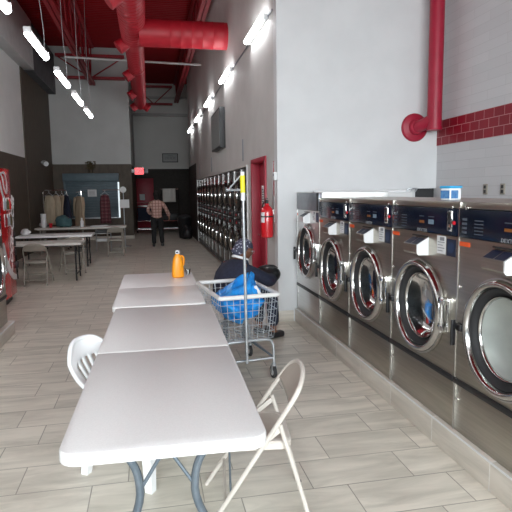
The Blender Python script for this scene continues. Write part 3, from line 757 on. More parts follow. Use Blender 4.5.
# local -y is the front
def wb(u, v):
    x = -1+2*u
    h = .41+v*.345*(1-.30*abs(x)**3.2)
    w = .84*(.15+.10*math.sin(PI*.5*min(1,v*1.3)))*(1 if v < .6 else 1-.10*((v-.6)/.4)**2)
    y = .19+.20*v-.10*x*x*(1-.2*v)
    return (x*w, y, h)
b = MB(); NX, NY = 28, 24
g = [[b.bm.verts.new(wb(i/NX, j/NY)) for i in range(NX+1)] for j in range(NY+1)]
for j in range(NY):
    for i in range(NX):
        if 4 <= j < 17 and 4 <= i < 24 and (i % 4) in (0, 1): continue
        b.bm.faces.new((g[j][i], g[j][i+1], g[j+1][i+1], g[j+1][i]))
bo = b.build('backrest', M['white'], t, sharp=70); k = bo.modifiers.new('thick', 'SOLIDIFY'); k.thickness = .012
edge = [wb(u, v) for u, v in [(0, j/12) for j in range(13)]+[(i/16, 1) for i in range(1, 16)]+[(1, 1-j/12) for j in range(13)]]
MB().tube(edge, .014, 10).build('rim', M['white'], t)
b = MB(); b.grid(12, 12, lambda u, v: ((-.5+u)*(.44-.04*v), -.24+v*.44, .43-.02*v-.03*math.sin(PI*u)*math.sin(PI*v)))
bo = b.build('seat', M['white'], t); k = bo.modifiers.new('thick', 'SOLIDIFY'); k.thickness = .012
for sx, sy in ((-1,-1),(1,-1),(-1,1),(1,1)):
    b = MB(); x0, y0 = sx*(.195 if sy < 0 else .16), (-.215 if sy < 0 else .19); x1, y1 = (sx*.235, -.25) if sy < 0 else (sx*.20, .22)
    a = [b.bm.verts.new((x0+dx*.035, y0+dy*.035, .42)) for dx, dy in ((-1,-1),(1,-1),(1,1),(-1,1))]
    c = [b.bm.verts.new((x1+dx*.022, y1+dy*.022, 0)) for dx, dy in ((-1,-1),(1,-1),(1,1),(-1,1))]
    b.bridge(a, c); b.cap(a[::-1]); b.cap(c); b.build('leg', M['white'], t)

# jug and cup on the second table ---------------------------------------
t = thing('detergent_jug', 'orange detergent jug with white cap on the whiter table', 'jug', (.272, 5.74, .74), R(8))
b = MB(); prev = None
prof = [(.050,.030,0),(.064,.042,.008),(.066,.043,.03),(.064,.042,.09),(.058,.040,.15),(.050,.036,.20),(.036,.030,.232),(.024,.024,.250),(.021,.021,.262)]
rs = []
for rx, ry, z in prof:
    rs.append([b.bm.verts.new((math.copysign(abs(math.cos(a))**.75, math.cos(a))*rx, math.copysign(abs(math.sin(a))**.75, math.sin(a))*ry, z)) for a in [2*PI*i/28 for i in range(28)]])
for a_, c_ in zip(rs, rs[1:]): b.bridge(a_, c_)
b.cap(rs[0][::-1]); b.cap(rs[-1]); jb = b.build('jug_body', M['orange'], t, sharp=50)
MB().tube([(.030,0,.235),(.066,0,.225),(.068,0,.17),(.060,0,.13)], .011, 10, smooth=2).build('handle', M['orange'], t)
MB().lathe([(.0235,.258),(.0245,.262),(.0245,.288),(.018,.297)], n=20).build('cap', M['white'], t)
MB().box(-.02,-.0262,.268,.002,-.0235,.284).build('cap_mark', M['blue_label'], t)
tag(MB().lathe([(.022,.0),(.030,.06),(.0285,.06),(.021,.003)], n=20, capb=False).build('plastic_cup', M['glass'], loc=(.392, 5.93, .741)), 'small clear plastic cup beside the orange jug', 'cup')

# ------------------------------------------------------------------ laundry cart
ang = R(7.5)
cart = thing('laundry_cart', 'wire laundry cart with pale rim and tall yellow-sleeved pole', 'cart', (.803, 4.35, 0), ang)
hw, ln, zr, zb = .262, .86, .768, .385
bx, by0, by1 = .225, .035, .80
def rim_pt(k): return [(-hw,0),(hw,0),(hw,ln),(-hw,ln)][k % 4]
def bot_pt(k): return [(-bx,by0),(bx,by0),(bx,by1),(-bx,by1)][k % 4]
b = MB()
pts = []
for k in range(4):
    x, y = rim_pt(k); pts.append((x, y, zr))
rp = []
for k in range(4):
    p0, p, p1 = Vector(pts[k-1]), Vector(pts[k]), Vector(pts[(k+1) % 4])
    rp += [p+(p0-p).normalized()*.05, p, p+(p1-p).normalized()*.05]
b.tube(rp, .019, 10, smooth=2, closed=True); b.build('rim', M['rim'], cart)
b = MB(); lv = 6
for side, n in ((0, 9), (1, 13), (2, 9), (3, 13)):
    a0, a1, c0, c1 = rim_pt(side), rim_pt(side+1), bot_pt(side), bot_pt(side+1)
    for i in range(n+1):
        u = i/n
        b.tube([(a0[0]+(a1[0]-a0[0])*u, a0[1]+(a1[1]-a0[1])*u, zr), (c0[0]+(c1[0]-c0[0])*u, c0[1]+(c1[1]-c0[1])*u, zb)], .0023, 5)
    for j in range(1, lv):
        v = j/lv; z = zr+(zb-zr)*v
        P0 = (a0[0]+(c0[0]-a0[0])*v, a0[1]+(c0[1]-a0[1])*v, z); P1 = (a1[0]+(c1[0]-a1[0])*v, a1[1]+(c1[1]-a1[1])*v, z)
        b.tube([P0, P1], .0027, 5)
for i in range(10): x = -bx+2*bx*i/9; b.tube([(x,by0,zb),(x,by1,zb)], .0028, 5)
for i in range(15): y = by0+(by1-by0)*i/14; b.tube([(-bx,y,zb),(bx,y,zb)], .0028, 5)
b.build('basket', M['zinc'], cart)
b = MB()
for y in (.06, .74):
    b.tube([(-.235,y,.125),(-.235,y,.30),(-.205,y,.362),(-.12,y,.365),(.12,y,.365),(.205,y,.362),(.235,y,.30),(.235,y,.125)], .0125, 10, smooth=2)
    b.tube([(-.235,y,.19),(.235,y,.19)], .010, 8)
for x in (-.235, .235): b.tube([(x,.06,.19),(x,.74,.19)], .010, 8)
b.build('base_frame', M['zinc'], cart)
MB().tube([(.23,.07,.20),(.03,.60,.33)], .009, 6).build('brace', M['leg'], cart)
for x in (-.235, .235):
    for y in (.06, .74):
        c = MB().cyl((x,y,.118),(x,y,.138),.022,n=14).box(x-.020,y-.012,.045,x-.016,y+.03,.12).box(x+.016,y-.012,.045,x+.020,y+.03,.12).build('caster', M['zinc'], cart)
        MB().lathe([(.018,-.013),(.054,-.015),(.059,-.007),(.059,.007),(.054,.015),(.018,.013)], (x,y+.015,.0595), (1,0,0), 24).build('wheel', M['rubber'], c)
        MB().lathe([(.034,-.0165),(.034,.0165)], (x,y+.015,.0595), (1,0,0), 18).build('hub', M['rim'], c)
pz = -.022
MB().cyl((-.040,pz,.195),(-.054,pz,1.70),.0125,n=14).build('pole', M['zinc'], cart)
MB().cyl((-.053,pz,1.58),(-.056,pz,1.815),.0185,.017,n=14).build('sleeve', M['white'], cart)
MB().cyl((-.054,pz,1.645),(-.0555,pz,1.785),.0200,n=14).build('sleeve_band', M['yellow'], cart)
MB().tube([(-.055,pz,1.80),(-.165,pz+.03,1.675)], .006, 8).tube([(-.055,pz,1.668),(-.18,pz+.03,1.668)], .009, 8).lathe([(.014,-.01),(.014,.02)], (-.17,pz+.03,1.67), (-1,0,0), 12).build('hanger_arm', M['zinc'], cart)
# blue bag in the cart
b = MB()
bmesh.ops.create_icosphere(b.bm, subdivisions=5, radius=1.)
for v in b.bm.verts:
    p = v.co.copy()
    z = p.z
    sx, sy = (.235, .30) if z > -.2 else (.20, .28)
    taper = 1-.42*max(0, z)**1.8
    q = Vector((p.x*sx*taper, p.y*sy*taper, z*(.165 if z > 0 else .20)))
    # drawn-up ears of the bag towards the right
    q.x += .13*max(0, z)**2
    f = noise.fractal(p*2.3+Vector((3,1,7)), 1., 2., 4)
    cr = abs(noise.noise(p*5.+Vector((9,2,1))))
    q *= 1+.14*f-.11*max(0, .2-cr)/.2
    if z > .55:
        k = (z-.55)/.45; q.z += .05*k*(1+math.sin(3*math.atan2(p.y, p.x)))
    v.co = q
for v in b.bm.verts: v.co.z = max(v.co.z, -.245)
bag = b.build('plastic_bag', M['bluebag'], loc=(.765, 4.79, .655), rot=(0,0,R(7.5)), sharp=180)
tag(bag, 'full crinkled bright blue plastic bag lying in the wire laundry cart', 'bag')
_h = bag.ray_cast(Vector((.135,-1.,.115)), Vector((0,1,0)))
bag_pt = _h[1]-Vector((0,.002,0)) if _h[0] else Vector((.1,-.2,.1))
MB().box(-.014,-.004,-.045,.014,.004,.045,.002,rot=Euler((R(-30),R(-25),0))).build('tag', M['paper'], bag, bag_pt)

# ------------------------------------------------------------------ people
def head(b, c, s, fwd_m):
    pass
# seated person, seen from the right rear, facing +X
pr = thing('person', 'person in navy top and patterned headscarf sitting behind the laundry cart', 'person', (.885, 5.66, 0), R(26))
def loft(b, rings, n=32):
    prev = None
    for cx, cy, cz, rx, ry in rings:
        g = [b.bm.verts.new((cx+rx*math.cos(2*PI*i/n), cy+ry*math.sin(2*PI*i/n), cz+.006*math.sin(5*2*PI*i/n+cz*20))) for i in range(n)]
        if prev: b.bridge(prev, g)
        else: b.cap(g[::-1])
        prev = g
    b.cap(prev); return b
def hand(base, d, up, s=1., n0=0, curl=.5):
    """joints and edges of a palm with five fingers; joint 0 is the wrist"""
    d = Vector(d).normalized(); up = Vector(up); up = (up-d*up.dot(d)).normalized(); sd = d.cross(up)
    J = [(Vector(base), .026*s), (Vector(base)+d*.045*s, .026*s), (Vector(base)+d*.082*s, .024*s)]; E = [(0,1),(1,2)]
    for k, (o, l) in enumerate(((-.030,.068),(-.010,.078),(.010,.073),(.029,.058))):
        p = Vector(base)+d*.085*s+sd*o*s
        i = len(J); J.append((p, .0095*s)); E.append((2, i))
        q = p+(d*math.cos(curl*.6)-up*math.sin(curl*.6))*l*.5*s; J.append((q, .0085*s)); E.append((i, i+1))
        r_ = q+(d*math.cos(curl*1.5)-up*math.sin(curl*1.5))*l*.5*s; J.append((r_, .0075*s)); E.append((i+1, i+2))
    p = Vector(base)+d*.03*s-sd*.033*s; i = len(J); J.append((p, .0115*s)); E.append((1, i))
    q = p+(d*.8-sd*.6).normalized()*.035*s; J.append((q, .010*s)); E.append((i, i+1)); J.append((q+(d*.95-sd*.2).normalized()*.028*s, .0085*s)); E.append((i+1, i+2))
    return J, E
def chain_body(parts):
    pass
J = [((-.02,0,.53),.15), ((.0,0,.70),.15), ((.02,0,.84),.13), ((.075,0,.915),.060), ((.115,0,.955),.062)]
E = [(0,1),(1,2),(2,3),(3,4)]
def add(co, r, to): J.append((co, r)); E.append((to, len(J)-1)); return len(J)-1
for s in (-1, 1):
    k = add((-.01, s*.10, .50), .10, 0); k = add((.40, s*.13, .50), .065, k); k = add((.42, s*.13, .12), .045, k); k = add((.43, s*.13, .05), .038, k); add((.55, s*.14, .035), .03, k)
arms = {}
for s in (-1, 1):
    k = add((.02, s*.18, .84), .062, 2); k = add((.22, s*.26, .70), .046, k); k = add((.40, s*.11, .672), .032, k); arms[s] = k
    hj, he = hand((.415, s*.10, .668), (.75, -s*.65, -.25), (0,0,1), 1., curl=.6)
    o = len(J); J += [(tuple(c), r_) for c, r_ in hj]; E.append((k, o)); E += [(a+o, c+o) for a, c in he]
body = skinned('body', J, E, M['skin'], pr, 0, 1)
# navy top
b = MB()
loft(b, [(-.06,0,.42,.17,.22),(-.07,0,.55,.178,.228),(-.062,0,.68,.172,.228),(-.035,0,.78,.158,.228),(-.005,0,.845,.132,.212),(.03,0,.895,.10,.155),(.06,0,.922,.072,.09)])
for s in (-1, 1): b.tube([(.0,s*.185,.83),(.12,s*.245,.765),(.24,s*.255,.70),(.33,s*.19,.678),(.41,s*.11,.672)], .07, 14, smooth=1)
b.build('top', M['navy'], pr, sharp=60)
PJ = [((-.02,0,.50),.155)]; PE = []
for s in (-1, 1):
    o = len(PJ); PJ += [((.02, s*.11, .505),.115), ((.41, s*.13, .50),.078), ((.425, s*.13, .12),.062)]; PE += [(0,o),(o,o+1),(o+1,o+2)]
skinned('trousers', PJ, PE, M['navy'], pr, 0, 2)
MB().box(.36,-.18,0,.56,-.085,.07,.025,3).build('shoe', M['black'], pr); MB().box(.36,.085,0,.56,.18,.07,.025,3).build('shoe', M['black'], pr)
b = MB(); ring = []
for i in range(26):
    a = 2*PI*i/26; ring.append((.075+.082*math.cos(a), .082*math.sin(a), .925+.03*-math.cos(a)+.006))
b.tube(ring, .015, 8, closed=True); b.build('collar', M['white'], pr)
# head: skull, face, nose, ears in one mesh, turned a little away
hr = Euler((0, R(12), R(-14)))
hc = (.125, 0, 1.005)
def head_mesh(sub=4):
    b = MB(); bmesh.ops.create_icosphere(b.bm, subdivisions=sub, radius=1.)
    for v in b.bm.verts:
        p = v.co; x, y, z = p
        q = Vector((x*.098, y*.076, z*.118))
        if z < 0: q.y *= 1-.30*(-z)**1.5; q.x *= 1-.12*(-z)
        if x > .2:                                                   # face
            q.x -= .010*max(0, x-.5)
            q.x += .024*math.exp(-(y/.16)**2)*math.exp(-((z+.12)/.20)**2)*(1 if z > -.33 else .3)   # nose
            q.x -= .010*math.exp(-((abs(y)-.36)/.14)**2-((z-.10)/.12)**2)          # eye sockets
            q.x += .008*math.exp(-(y/.30)**2-((z+.52)/.09)**2)                     # lips
            q.x -= .004*math.exp(-(y/.28)**2-((z+.515)/.02)**2)
            q.x += .010*math.exp(-(y/.25)**2-((z+.86)/.14)**2)                     # chin
            q.x += .005*math.exp(-((z-.25)/.08)**2)                                # brow
        if x < -.2 and z < -.2: q.x *= .86
        v.co = q
    for s in (-1, 1):
        b.ball((-.004, s*.077, -.008), (.018,.010,.032), 12, 8, rot=Euler((0,R(-12),s*R(18))))
    return b
h = head_mesh().build('head', M['skin'], pr, hc, hr, sharp=180)
b = MB()
for s in (-1, 1): b.ball((.080, s*.029, .012), (.012,.013,.010), 12, 8)
b.build('eyes', [M['paper']], h)
b = MB()
for s in (-1, 1): b.ball((.089, s*.030, .012), (.005,.006,.006), 10, 8)
b.build('pupils', [M['black']], h)
b = MB()
for s in (-1, 1):
    b.tube([(.103+.0, s*.031+.021*math.cos(a), .010+.017*math.sin(a)) for a in [2*PI*i/14 for i in range(14)]], .0016, 5, closed=True)
    b.tube([(.103, s*.052, .014), (.05, s*.078, .014), (.0, s*.082, .010)], .0016, 5)
b.tube([(.104,-.010,.012),(.108,0,.014),(.104,.010,.012)], .0016, 5); b.build('glasses', M['zinc'], h)
b = MB(); bmesh.ops.create_icosphere(b.bm, subdivisions=4, radius=1.)
for v in b.bm.verts:
    p = v.co.copy(); q = Vector((p.x*.112-.012, p.y*.093, p.z*.122+.020))
    q *= 1+.02*math.sin(p.z*16+p.x*6)
    lim = -.01+.75*(max(p.x, -.5)+.2)*.10
    if p.x > .1: lim = .045
    if q.z < lim: q.z = lim-.0; q.y *= .97
    if p.x < -.25 and p.z < -.05: q.z = -.02-.055*min(1, (-p.x-.25)*2.2)*min(1,-p.z*2)
    v.co = q
sc = b.build('headscarf', M['scarf'], h, sharp=180)
MB().ball((-.118,0,-.012), (.032,.036,.03), 16, 10).build('scarf_knot', M['scarf'], h)
# black bag on the lap
b = MB(); b.ball((0,0,0), (.15,.15,.105), 28, 18)
for v in b.bm.verts: v.co *= 1+.06*noise.noise(v.co*12); v.co.z = max(v.co.z, -.10)
tt = b.build('shoulder_bag', mat('black_shiny_fabric', (.012,.013,.014), .35), loc=(1.30, 5.88, .71), sharp=180)
tag(tt, 'rounded black bag held on the lap of the seated person', 'bag')
MB().tube([(-.11,0,.07),(-.06,-.03,.105),(.06,-.03,.105),(.11,0,.07)], .010, 8, smooth=2).build('strap', M['black'], tt)

# walking person, back to the viewer
pw = thing('person', 'person in pink plaid shirt and black trousers walking away at the far end', 'person', (.20, 16.75, 0))
J = [((0,0,.93),.115), ((0,0,1.10),.115), ((0,0,1.32),.125), ((0,.0,1.43),.055), ((0,.01,1.50),.05)]; E = [(0,1),(1,2),(2,3),(3,4)]
k = add((-.10,0,.88),.085,0); k = add((-.105,-.02,.48),.058,k); k = add((-.11,-.10,.09),.038,k); add((-.12,.06,.04),.032,k)
k = add((.10,0,.88),.085,0); k = add((.12,.06,.48),.058,k); k = add((.14,.03,.09),.038,k); add((.15,.18,.04),.032,k)
k = add((.19,0,1.37),.055,2); k = add((.30,-.03,1.12),.042,k); k = add((.37,.10,.94),.03,k)
hj, he = hand((.375,.11,.925), (.1,.3,-1), (1,0,0), 1., curl=.5); o = len(J); J += [(tuple(c), r_) for c, r_ in hj]; E.append((k, o)); E += [(a+o, c+o) for a, c in he]
k = add((-.19,0,1.37),.055,2); k = add((-.26,.05,1.12),.042,k); k = add((-.17,.22,1.00),.03,k)
hj, he = hand((-.15,.24,.995), (.7,.5,-.1), (0,0,1), 1., curl=.6); o = len(J); J += [(tuple(c), r_) for c, r_ in hj]; E.append((k, o)); E += [(a+o, c+o) for a, c in he]
skinned('body', J, E, M['skin2'], pw, 0, 1)
b = MB()
loft(b, [(0,0,.90,.165,.118),(0,0,1.04,.152,.112),(0,0,1.18,.172,.122),(0,0,1.30,.192,.122),(0,0,1.375,.175,.10),(0,0,1.42,.105,.078),(0,0,1.445,.062,.062)])
for q in ([(.165,0,1.345),(.25,-.02,1.23),(.30,-.03,1.12),(.34,.03,1.04),(.365,.09,.96)], [(-.165,0,1.345),(-.23,.03,1.23),(-.265,.05,1.12),(-.23,.13,1.06),(-.18,.21,1.01)]): b.tube(q, .056, 12, smooth=1)
b.build('shirt', M['plaid_pink'], pw, sharp=60)
PJ = [((0,0,.98),.138)]; PE = []
for q in ([(-.10,0,.86),(-.105,-.02,.48),(-.11,-.10,.07)], [(.10,0,.86),(.12,.06,.48),(.14,.03,.07)]):
    o = len(PJ); PJ += [(q[0],.115),(q[1],.083),(q[2],.070)]; PE += [(0,o),(o,o+1),(o+1,o+2)]
skinned('trousers', PJ, PE, M['blackcloth'], pw, 0, 2)
MB().box(-.165,-.15,0,-.075,.12,.085,.03,3).build('shoe', M['black'], pw); MB().box(.10,-.03,0,.19,.24,.085,.03,3).build('shoe', M['black'], pw)
h = head_mesh(3).build('head', M['skin2'], pw, (0,.02,1.585), (0,0,R(90)), sharp=180)
b = MB(); b.ball((-.012,0,.02), (.112,.092,.118), 20, 14); 
for v in b.bm.verts:
    if v.co.x > .05 and v.co.z < .05: v.co.x = .05
b.ball((-.075,0,-.07), (.045,.075,.09), 14, 10)
b.build('hair', M['hair'], h, sharp=180)

# ------------------------------------------------------------------ vending machine
vm = thing('vending_machine', 'tall red soft drink vending machine at the left edge past the dark washer', 'vending machine', (-2.12, 8.52, 0), R(90))
b = MB(); b.prism([(-.50,.80),(-.50,.06),(-.47,.02),(-.35,-.005),(0,-.015),(.35,-.005),(.44,.02),(.485,.06),(.50,.12),(.50,.80)], 1.92, 'xy', .12)
b.build('cabinet', M['coke_red'], vm, sharp=40)
MB().prism([(-.47,.78),(-.47,.10),(0,.05),(.40,.08),(.47,.14),(.47,.78)], .12, 'xy', .0).build('plinth', M['black'], vm)
def fy(x): return -.018 if abs(x) < .1 else (-.012 if abs(x) < .36 else -.012+ (abs(x)-.36)*.42)
def ribbon(name, m, pts, w0, w1, par=vm):
    b = MB(); n = len(pts); rs = []
    pts = [Vector(p) for p in pts]
    for _ in range(3):
        q = [pts[0]]
        for a, c in zip(pts, pts[1:]): q += [a*.75+c*.25, a*.25+c*.75]
        q.append(pts[-1]); pts = q
    n = len(pts)
    for i, p in enumerate(pts):
        t_ = (pts[min(i+1, n-1)]-pts[max(i-1, 0)]).normalized(); nn = Vector((-t_.y, t_.x))
        u = i/(n-1); w = (w0+(w1-w0)*u)*(.35+.65*math.sin(PI*min(1, max(0, u)))**.5)
        a, c = p+nn*w/2, p-nn*w/2
        rs.append([b.bm.verts.new((a.x, fy(a.x)-.006, a.y)), b.bm.verts.new((c.x, fy(c.x)-.006, c.y)), b.bm.verts.new((c.x, fy(c.x)+.004, c.y)), b.bm.verts.new((a.x, fy(a.x)+.004, a.y))])
    for a, c in zip(rs, rs[1:]): b.bridge(a, c)
    b.cap(rs[0][::-1]); b.cap(rs[-1])
    return b.build(name, m, par)
# script flourishes on the front panel
ribbon('script_lettering', M['silver'], [(-.22,1.94),(-.02,2.0),(.12,1.90),(.14,1.74),(.06,1.66),(-.06,1.76),(-.10,1.92),(-.22,1.98)], .035, .04)
ribbon('script_lettering', M['silver'], [(-.26,1.86),(-.15,1.66),(.0,1.52),(.12,1.48)], .07, .03)
ribbon('swoosh', M['silver'], [(-.30,.95),(-.18,.66),(.02,.46),(.24,.38),(.44,.36)], .15, .08)
text('lettering', 'Coca-Cola', .34, M['paper'], vm, (.17, -.022, 1.02), (R(90), R(-72), 0), ext=.002, shear=.3, spacing=.86)
b = MB()
for r_ in range(2):
    for c_ in range(3):
        x = -.10+c_*.135; z = 1.18+r_*.24; b.box(x-.032, fy(x)-.006, z, x+.032, fy(x)+.01, z+.19, .012)
pc = b.build('button_frame', M['paper'], vm)
cols = [M['coke_dark'], M['grey_print'], M['leaf'], M['coke_red']]
for r_ in range(2):
    for c_ in range(3):
        x = -.10+c_*.135; z = 1.18+r_*.24
        bb = MB(); bb.lathe([(.026,0),(.030,.02),(.030,.11),(.014,.15),(.014,.165)], (x, fy(x)-.006, z+.015), n=14)
        bb.build('bottle_picture', cols[(r_+c_) % 4], pc)
for z in (1.42, 1.28, 1.14, .98, .84, .70): MB().box(.36, fy(.40)-.012, z, .475, fy(.40)+.05, z+.10, .005).build('select_button', M['black'], vm)
MB().box(.36, fy(.36)-.02, .50, .47, .03, .60, .005).build('coin_panel', M['black'], vm)

# ------------------------------------------------------------------ far tables and what stands on them
def far_table(label, xl, xr, y0, top, leg):
    t = make_table(label, .76, xr-xl, top, .735, leg, False, False)
    t.rotation_euler = (0,0,R(-90)); t.location = (xl, y0+.76, 0); return t
M['ftop'] = nm('pale_far_table_top', (.52,.50,.46), (.56,.54,.50), .45, scale=60)
far_table('nearest far folding table, pale top with slim dark legs', -2.75, -1.30, 10.45, M['ftop'], M['black'])
far_table('middle far folding table, whiter top on dark legs', -2.95, -1.31, 12.45, M['table2'], M['black'])
far_table('farthest folding table, long beige top below the clothes rack', -3.10, -.68, 15.25, M['ftop'], M['tan'])
def lump(name, m, label, cat, loc, r, seed, amp=.18, flat=-.6):
    b = MB(); bmesh.ops.create_icosphere(b.bm, subdivisions=3, radius=1.)
    for v in b.bm.verts:
        p = v.co.copy(); k = 1+amp*noise.fractal(p*2+Vector((seed, seed*2, 3)), 1., 2., 3)
        v.co = Vector((p.x*r[0]*k, p.y*r[1]*k, max(p.z, flat)*r[2]*k))
    mz = min(v.co.z for v in b.bm.verts)
    for v in b.bm.verts: v.co.z -= mz
    return tag(b.build(name, m, loc=loc, sharp=180), label, cat)
lump('folded_clothing', M['teal'], 'heap of teal clothing on the farthest table by the rack', 'clothes', (-2.38, 15.62, .736), (.21,.20,.20), 4, .3)
t = thing('foam_cup_stack', 'tall stack of white foam cups at the left of the farthest table', 'cups', (-2.90, 15.55, .735))
for k in range(4): MB().lathe([(.058,k*.07),(.075,k*.07+.16),(.082,k*.07+.165),(.082,k*.07+.172)], n=18).build('cup', M['white'], t)
tag(MB().lathe([(.036,0),(.048,.115),(.05,.12),(.045,.12),(.034,.01)], n=18, capb=False).build('party_cup', M['red_plastic'], loc=(-2.70, 15.45, .736)), 'red plastic cup next to the foam cup stack', 'cup')
t = thing('spray_bottle', 'white bottle on the farthest table before the tan coat', 'bottle', (-1.88, 15.50, .735))
MB().lathe([(.045,0),(.05,.02),(.05,.15),(.02,.20),(.018,.22)], n=16).build('bottle_body', M['white'], t); MB().cyl((0,0,.22),(0,0,.25),.022,n=12).build('cap', M['white'], t)
t = thing('magazine_pile', 'flat pile of papers on the farthest table before the shutter', 'papers', (-1.45, 15.6, .736), R(12))
for k in range(3): MB().box(-.22+.02*k,-.13,.008*k,.20+.03*k,.13,.008*k+.0075).build('sheet', M['paper'], t, rot=(0,0,R(5*k)))
lump('plastic_bag', M['white'], 'crumpled white bag on the middle far table by the vending machine', 'bag', (-2.78, 12.75, .736), (.10,.10,.085), 9, .35)
lump('plastic_bag', M['paper'], 'white crumpled bag at the far left end of the beige table', 'bag', (-2.98, 15.9, .736), (.11,.12,.09), 12, .3)
# shelf trolley with leaflets under the far table
t = thing('leaflet_rack', 'low wire rack of dark and white leaflets under the right of the farthest table', 'rack', (-1.33, 15.72, 0))
b = MB()
for x in (-.20,.20):
    for y in (-.12,.12): b.tube([(x,y,0),(x,y,.66)], .008, 6)
b.build('frame', M['zinc'], t)
for z in (.30,.52): MB().box(-.21,-.13,z,.21,.13,z+.012).build('shelf', M['white_metal'], t)
MB().box(-.18,-.12,.312,.15,.10,.38).build('paper_stack', M['paper'], t); MB().box(-.19,-.12,.532,.19,.11,.62).build('paper_stack', M['black'], t)

# clothes rack ---------------------------------------------------------
rk = thing('clothes_rack', 'chrome clothes rack standing behind the farthest table', 'rack', (-2.76, 16.75, 0))
b = MB()
b.tube([(-.34,0,.06),(-.33,0,1.72),(-.29,0,1.765),(.29,0,1.765),(.33,0,1.72),(.34,0,.06)], .016, 8); b.tube([(-.34,-.22,.07),(-.34,.22,.07)], .015, 8); b.tube([(.34,-.22,.07),(.34,.22,.07)], .015, 8); b.tube([(-.34,0,.07),(.34,0,.07)], .012, 8)
b.build('frame', M['chrome'], rk)
b = MB()
for x in (-.34,.34):
    for y in (-.22,.22): b.ball((x,y,.028), .028, 10, 8)
b.build('caster', M['rubber'], rk)
def garment(name, label, cat, loc, rz, m, w, h, sleeves=True, dp=.09):
    t = thing(name, label, cat, loc, rz)
    b = MB(); b.tube([(0,0,.0),(.02,0,.03),(0,0,.055),(-.02,0,.03)], .004, 6, smooth=1); b.tube([(0,0,.0),(-w*.42,0,-.09),(w*.42,0,-.09)], .006, 6, closed=True)
    b.build('hanger', M['white'], t)
    b = MB(); n = 28; rs = []
    for j in range(9):
        v = j/8; z = -.07-h*v; ww = w/2*(.75+.25*min(1, v*5))*(1+.10*v)
        rs.append([b.bm.verts.new((ww*math.cos(a)*(1+.03*math.sin(5*a+v)), (dp*.4+dp*.6*min(1, v*3))*math.sin(a)*(1+.35*math.sin(7*a+3*v)*v), z+(0.02*math.sin(3*a) if j == 8 else 0)-.03*abs(math.cos(a))*(1-v))) for a in [2*PI*i/n for i in range(n)]])
    for a_, c_ in zip(rs, rs[1:]): b.bridge(a_, c_)
    b.cap(rs[0]); b.cap(rs[-1])
    b.build('cloth', m, t, sharp=180)
    if sleeves:
        for s in (-1, 1): MB().tube([(s*w*.38,0,-.12),(s*w*.52,-.01,-.35),(s*w*.50,-.03,-.68)], [.07,.06,.05], 10).build('sleeve', m, t)
    return t
garment('hanging_shirt', 'khaki garment hanging at the left of the clothes rack', 'clothes', (-2.93, 16.75, 1.695), R(-28), M['khaki'], .34, .86, False)
garment('hanging_shirt', 'khaki garment hanging in the middle of the clothes rack', 'clothes', (-2.74, 16.80, 1.695), R(-40), M['khaki'], .34, .88, False)
garment('hanging_shirt', 'darker tan garment hanging right of the khaki ones on the rack', 'clothes', (-2.57, 16.78, 1.695), R(-58), M['coat'], .34, .84, False)
garment('hanging_jacket', 'navy jacket hanging over the right post of the clothes rack', 'clothes', (-2.42, 16.62, 1.70), R(-62), M['navy'], .36, .98, False)
rk2 = thing('coat_stand', 'slim metal coat stand right of the clothes rack', 'stand', (-2.05, 17.05, 0))
MB().cyl((0,0,0),(0,0,1.74),.014,n=10).build('pole', M['chrome'], rk2); MB().lathe([(.17,0),(.17,.012),(.02,.03)], n=20).build('foot', M['chrome'], rk2); MB().tube([(-.14,-.06,1.70),(0,0,1.73),(.14,-.06,1.70)], .008, 6).build('hook', M['chrome'], rk2)
garment('hanging_coat', 'long tan coat hanging between the rack and the blue shutter', 'clothes', (-2.10, 16.90, 1.66), R(-50), M['coat'], .40, 1.02, True)

# shutter on the back wall ---------------------------------------------
sh = thing('roller_shutter', 'slate blue roller shutter with box housing on the far brown wall', 'shutter', (-2.02, YB-.012, 0))
b = MB()
for k in range(14): z = .80+k*.092; b.box(-.90,-.035,z,.90,-.004,z+.090,.006)
b.build('curtain', M['shutter'], sh)
MB().box(-.955,-.22,2.08,.955,0,2.37,.01).build('shutter_box', M['shutter'], sh)
MB().box(-.955,-.05,.78,-.90,0,2.08).build('guide_rail', M['shutter'], sh)
MB().box(.905,-.05,.78,.955,0,2.06,.004).build('guide_rail', mat('light_gap_glow', (.75,.85,.88), .4, emit=.35), sh)  # right rail glows, standing in for light leaking at the shutter edge
MB().box(-.95,-.045,.755,.955,0,.80,.004).build('bottom_bar', M['zinc'], sh)
pn = tag(MB().box(-2.17, YB-.058, 1.55, -1.86, YB-.050, 1.80).build('paper_notice', M['paper']), 'white paper notice taped on the slate blue shutter', 'sign')
b = MB()
for k in range(4): b.box(-2.12, YB-.0595, 1.60+k*.045, -1.92, YB-.058, 1.615+k*.045)
b.build('print', M['grey_print'], pn)
pl = thing('dried_flowers', 'pot of dried flowers on top of the shutter housing', 'plant', (-2.02, YB-.13, 2.371))
MB().lathe([(.06,0),(.085,.12),(.08,.12)], n=16).build('pot', M['brown'], pl)
b = MB()
for k in range(70):
    a = random.uniform(0, 2*PI); rd = random.uniform(.02,.20); z = random.uniform(.16,.42)
    b.ball((rd*math.cos(a)*(1-.4*(z-.16)), rd*math.sin(a)*.6, z), (.028,.028,.02), 6, 4)
    if k % 3 == 0: b.tube([(0,0,.10),(rd*math.cos(a), rd*math.sin(a)*.6, z)], .004, 4)
b.build('foliage', M['leaf'], pl)
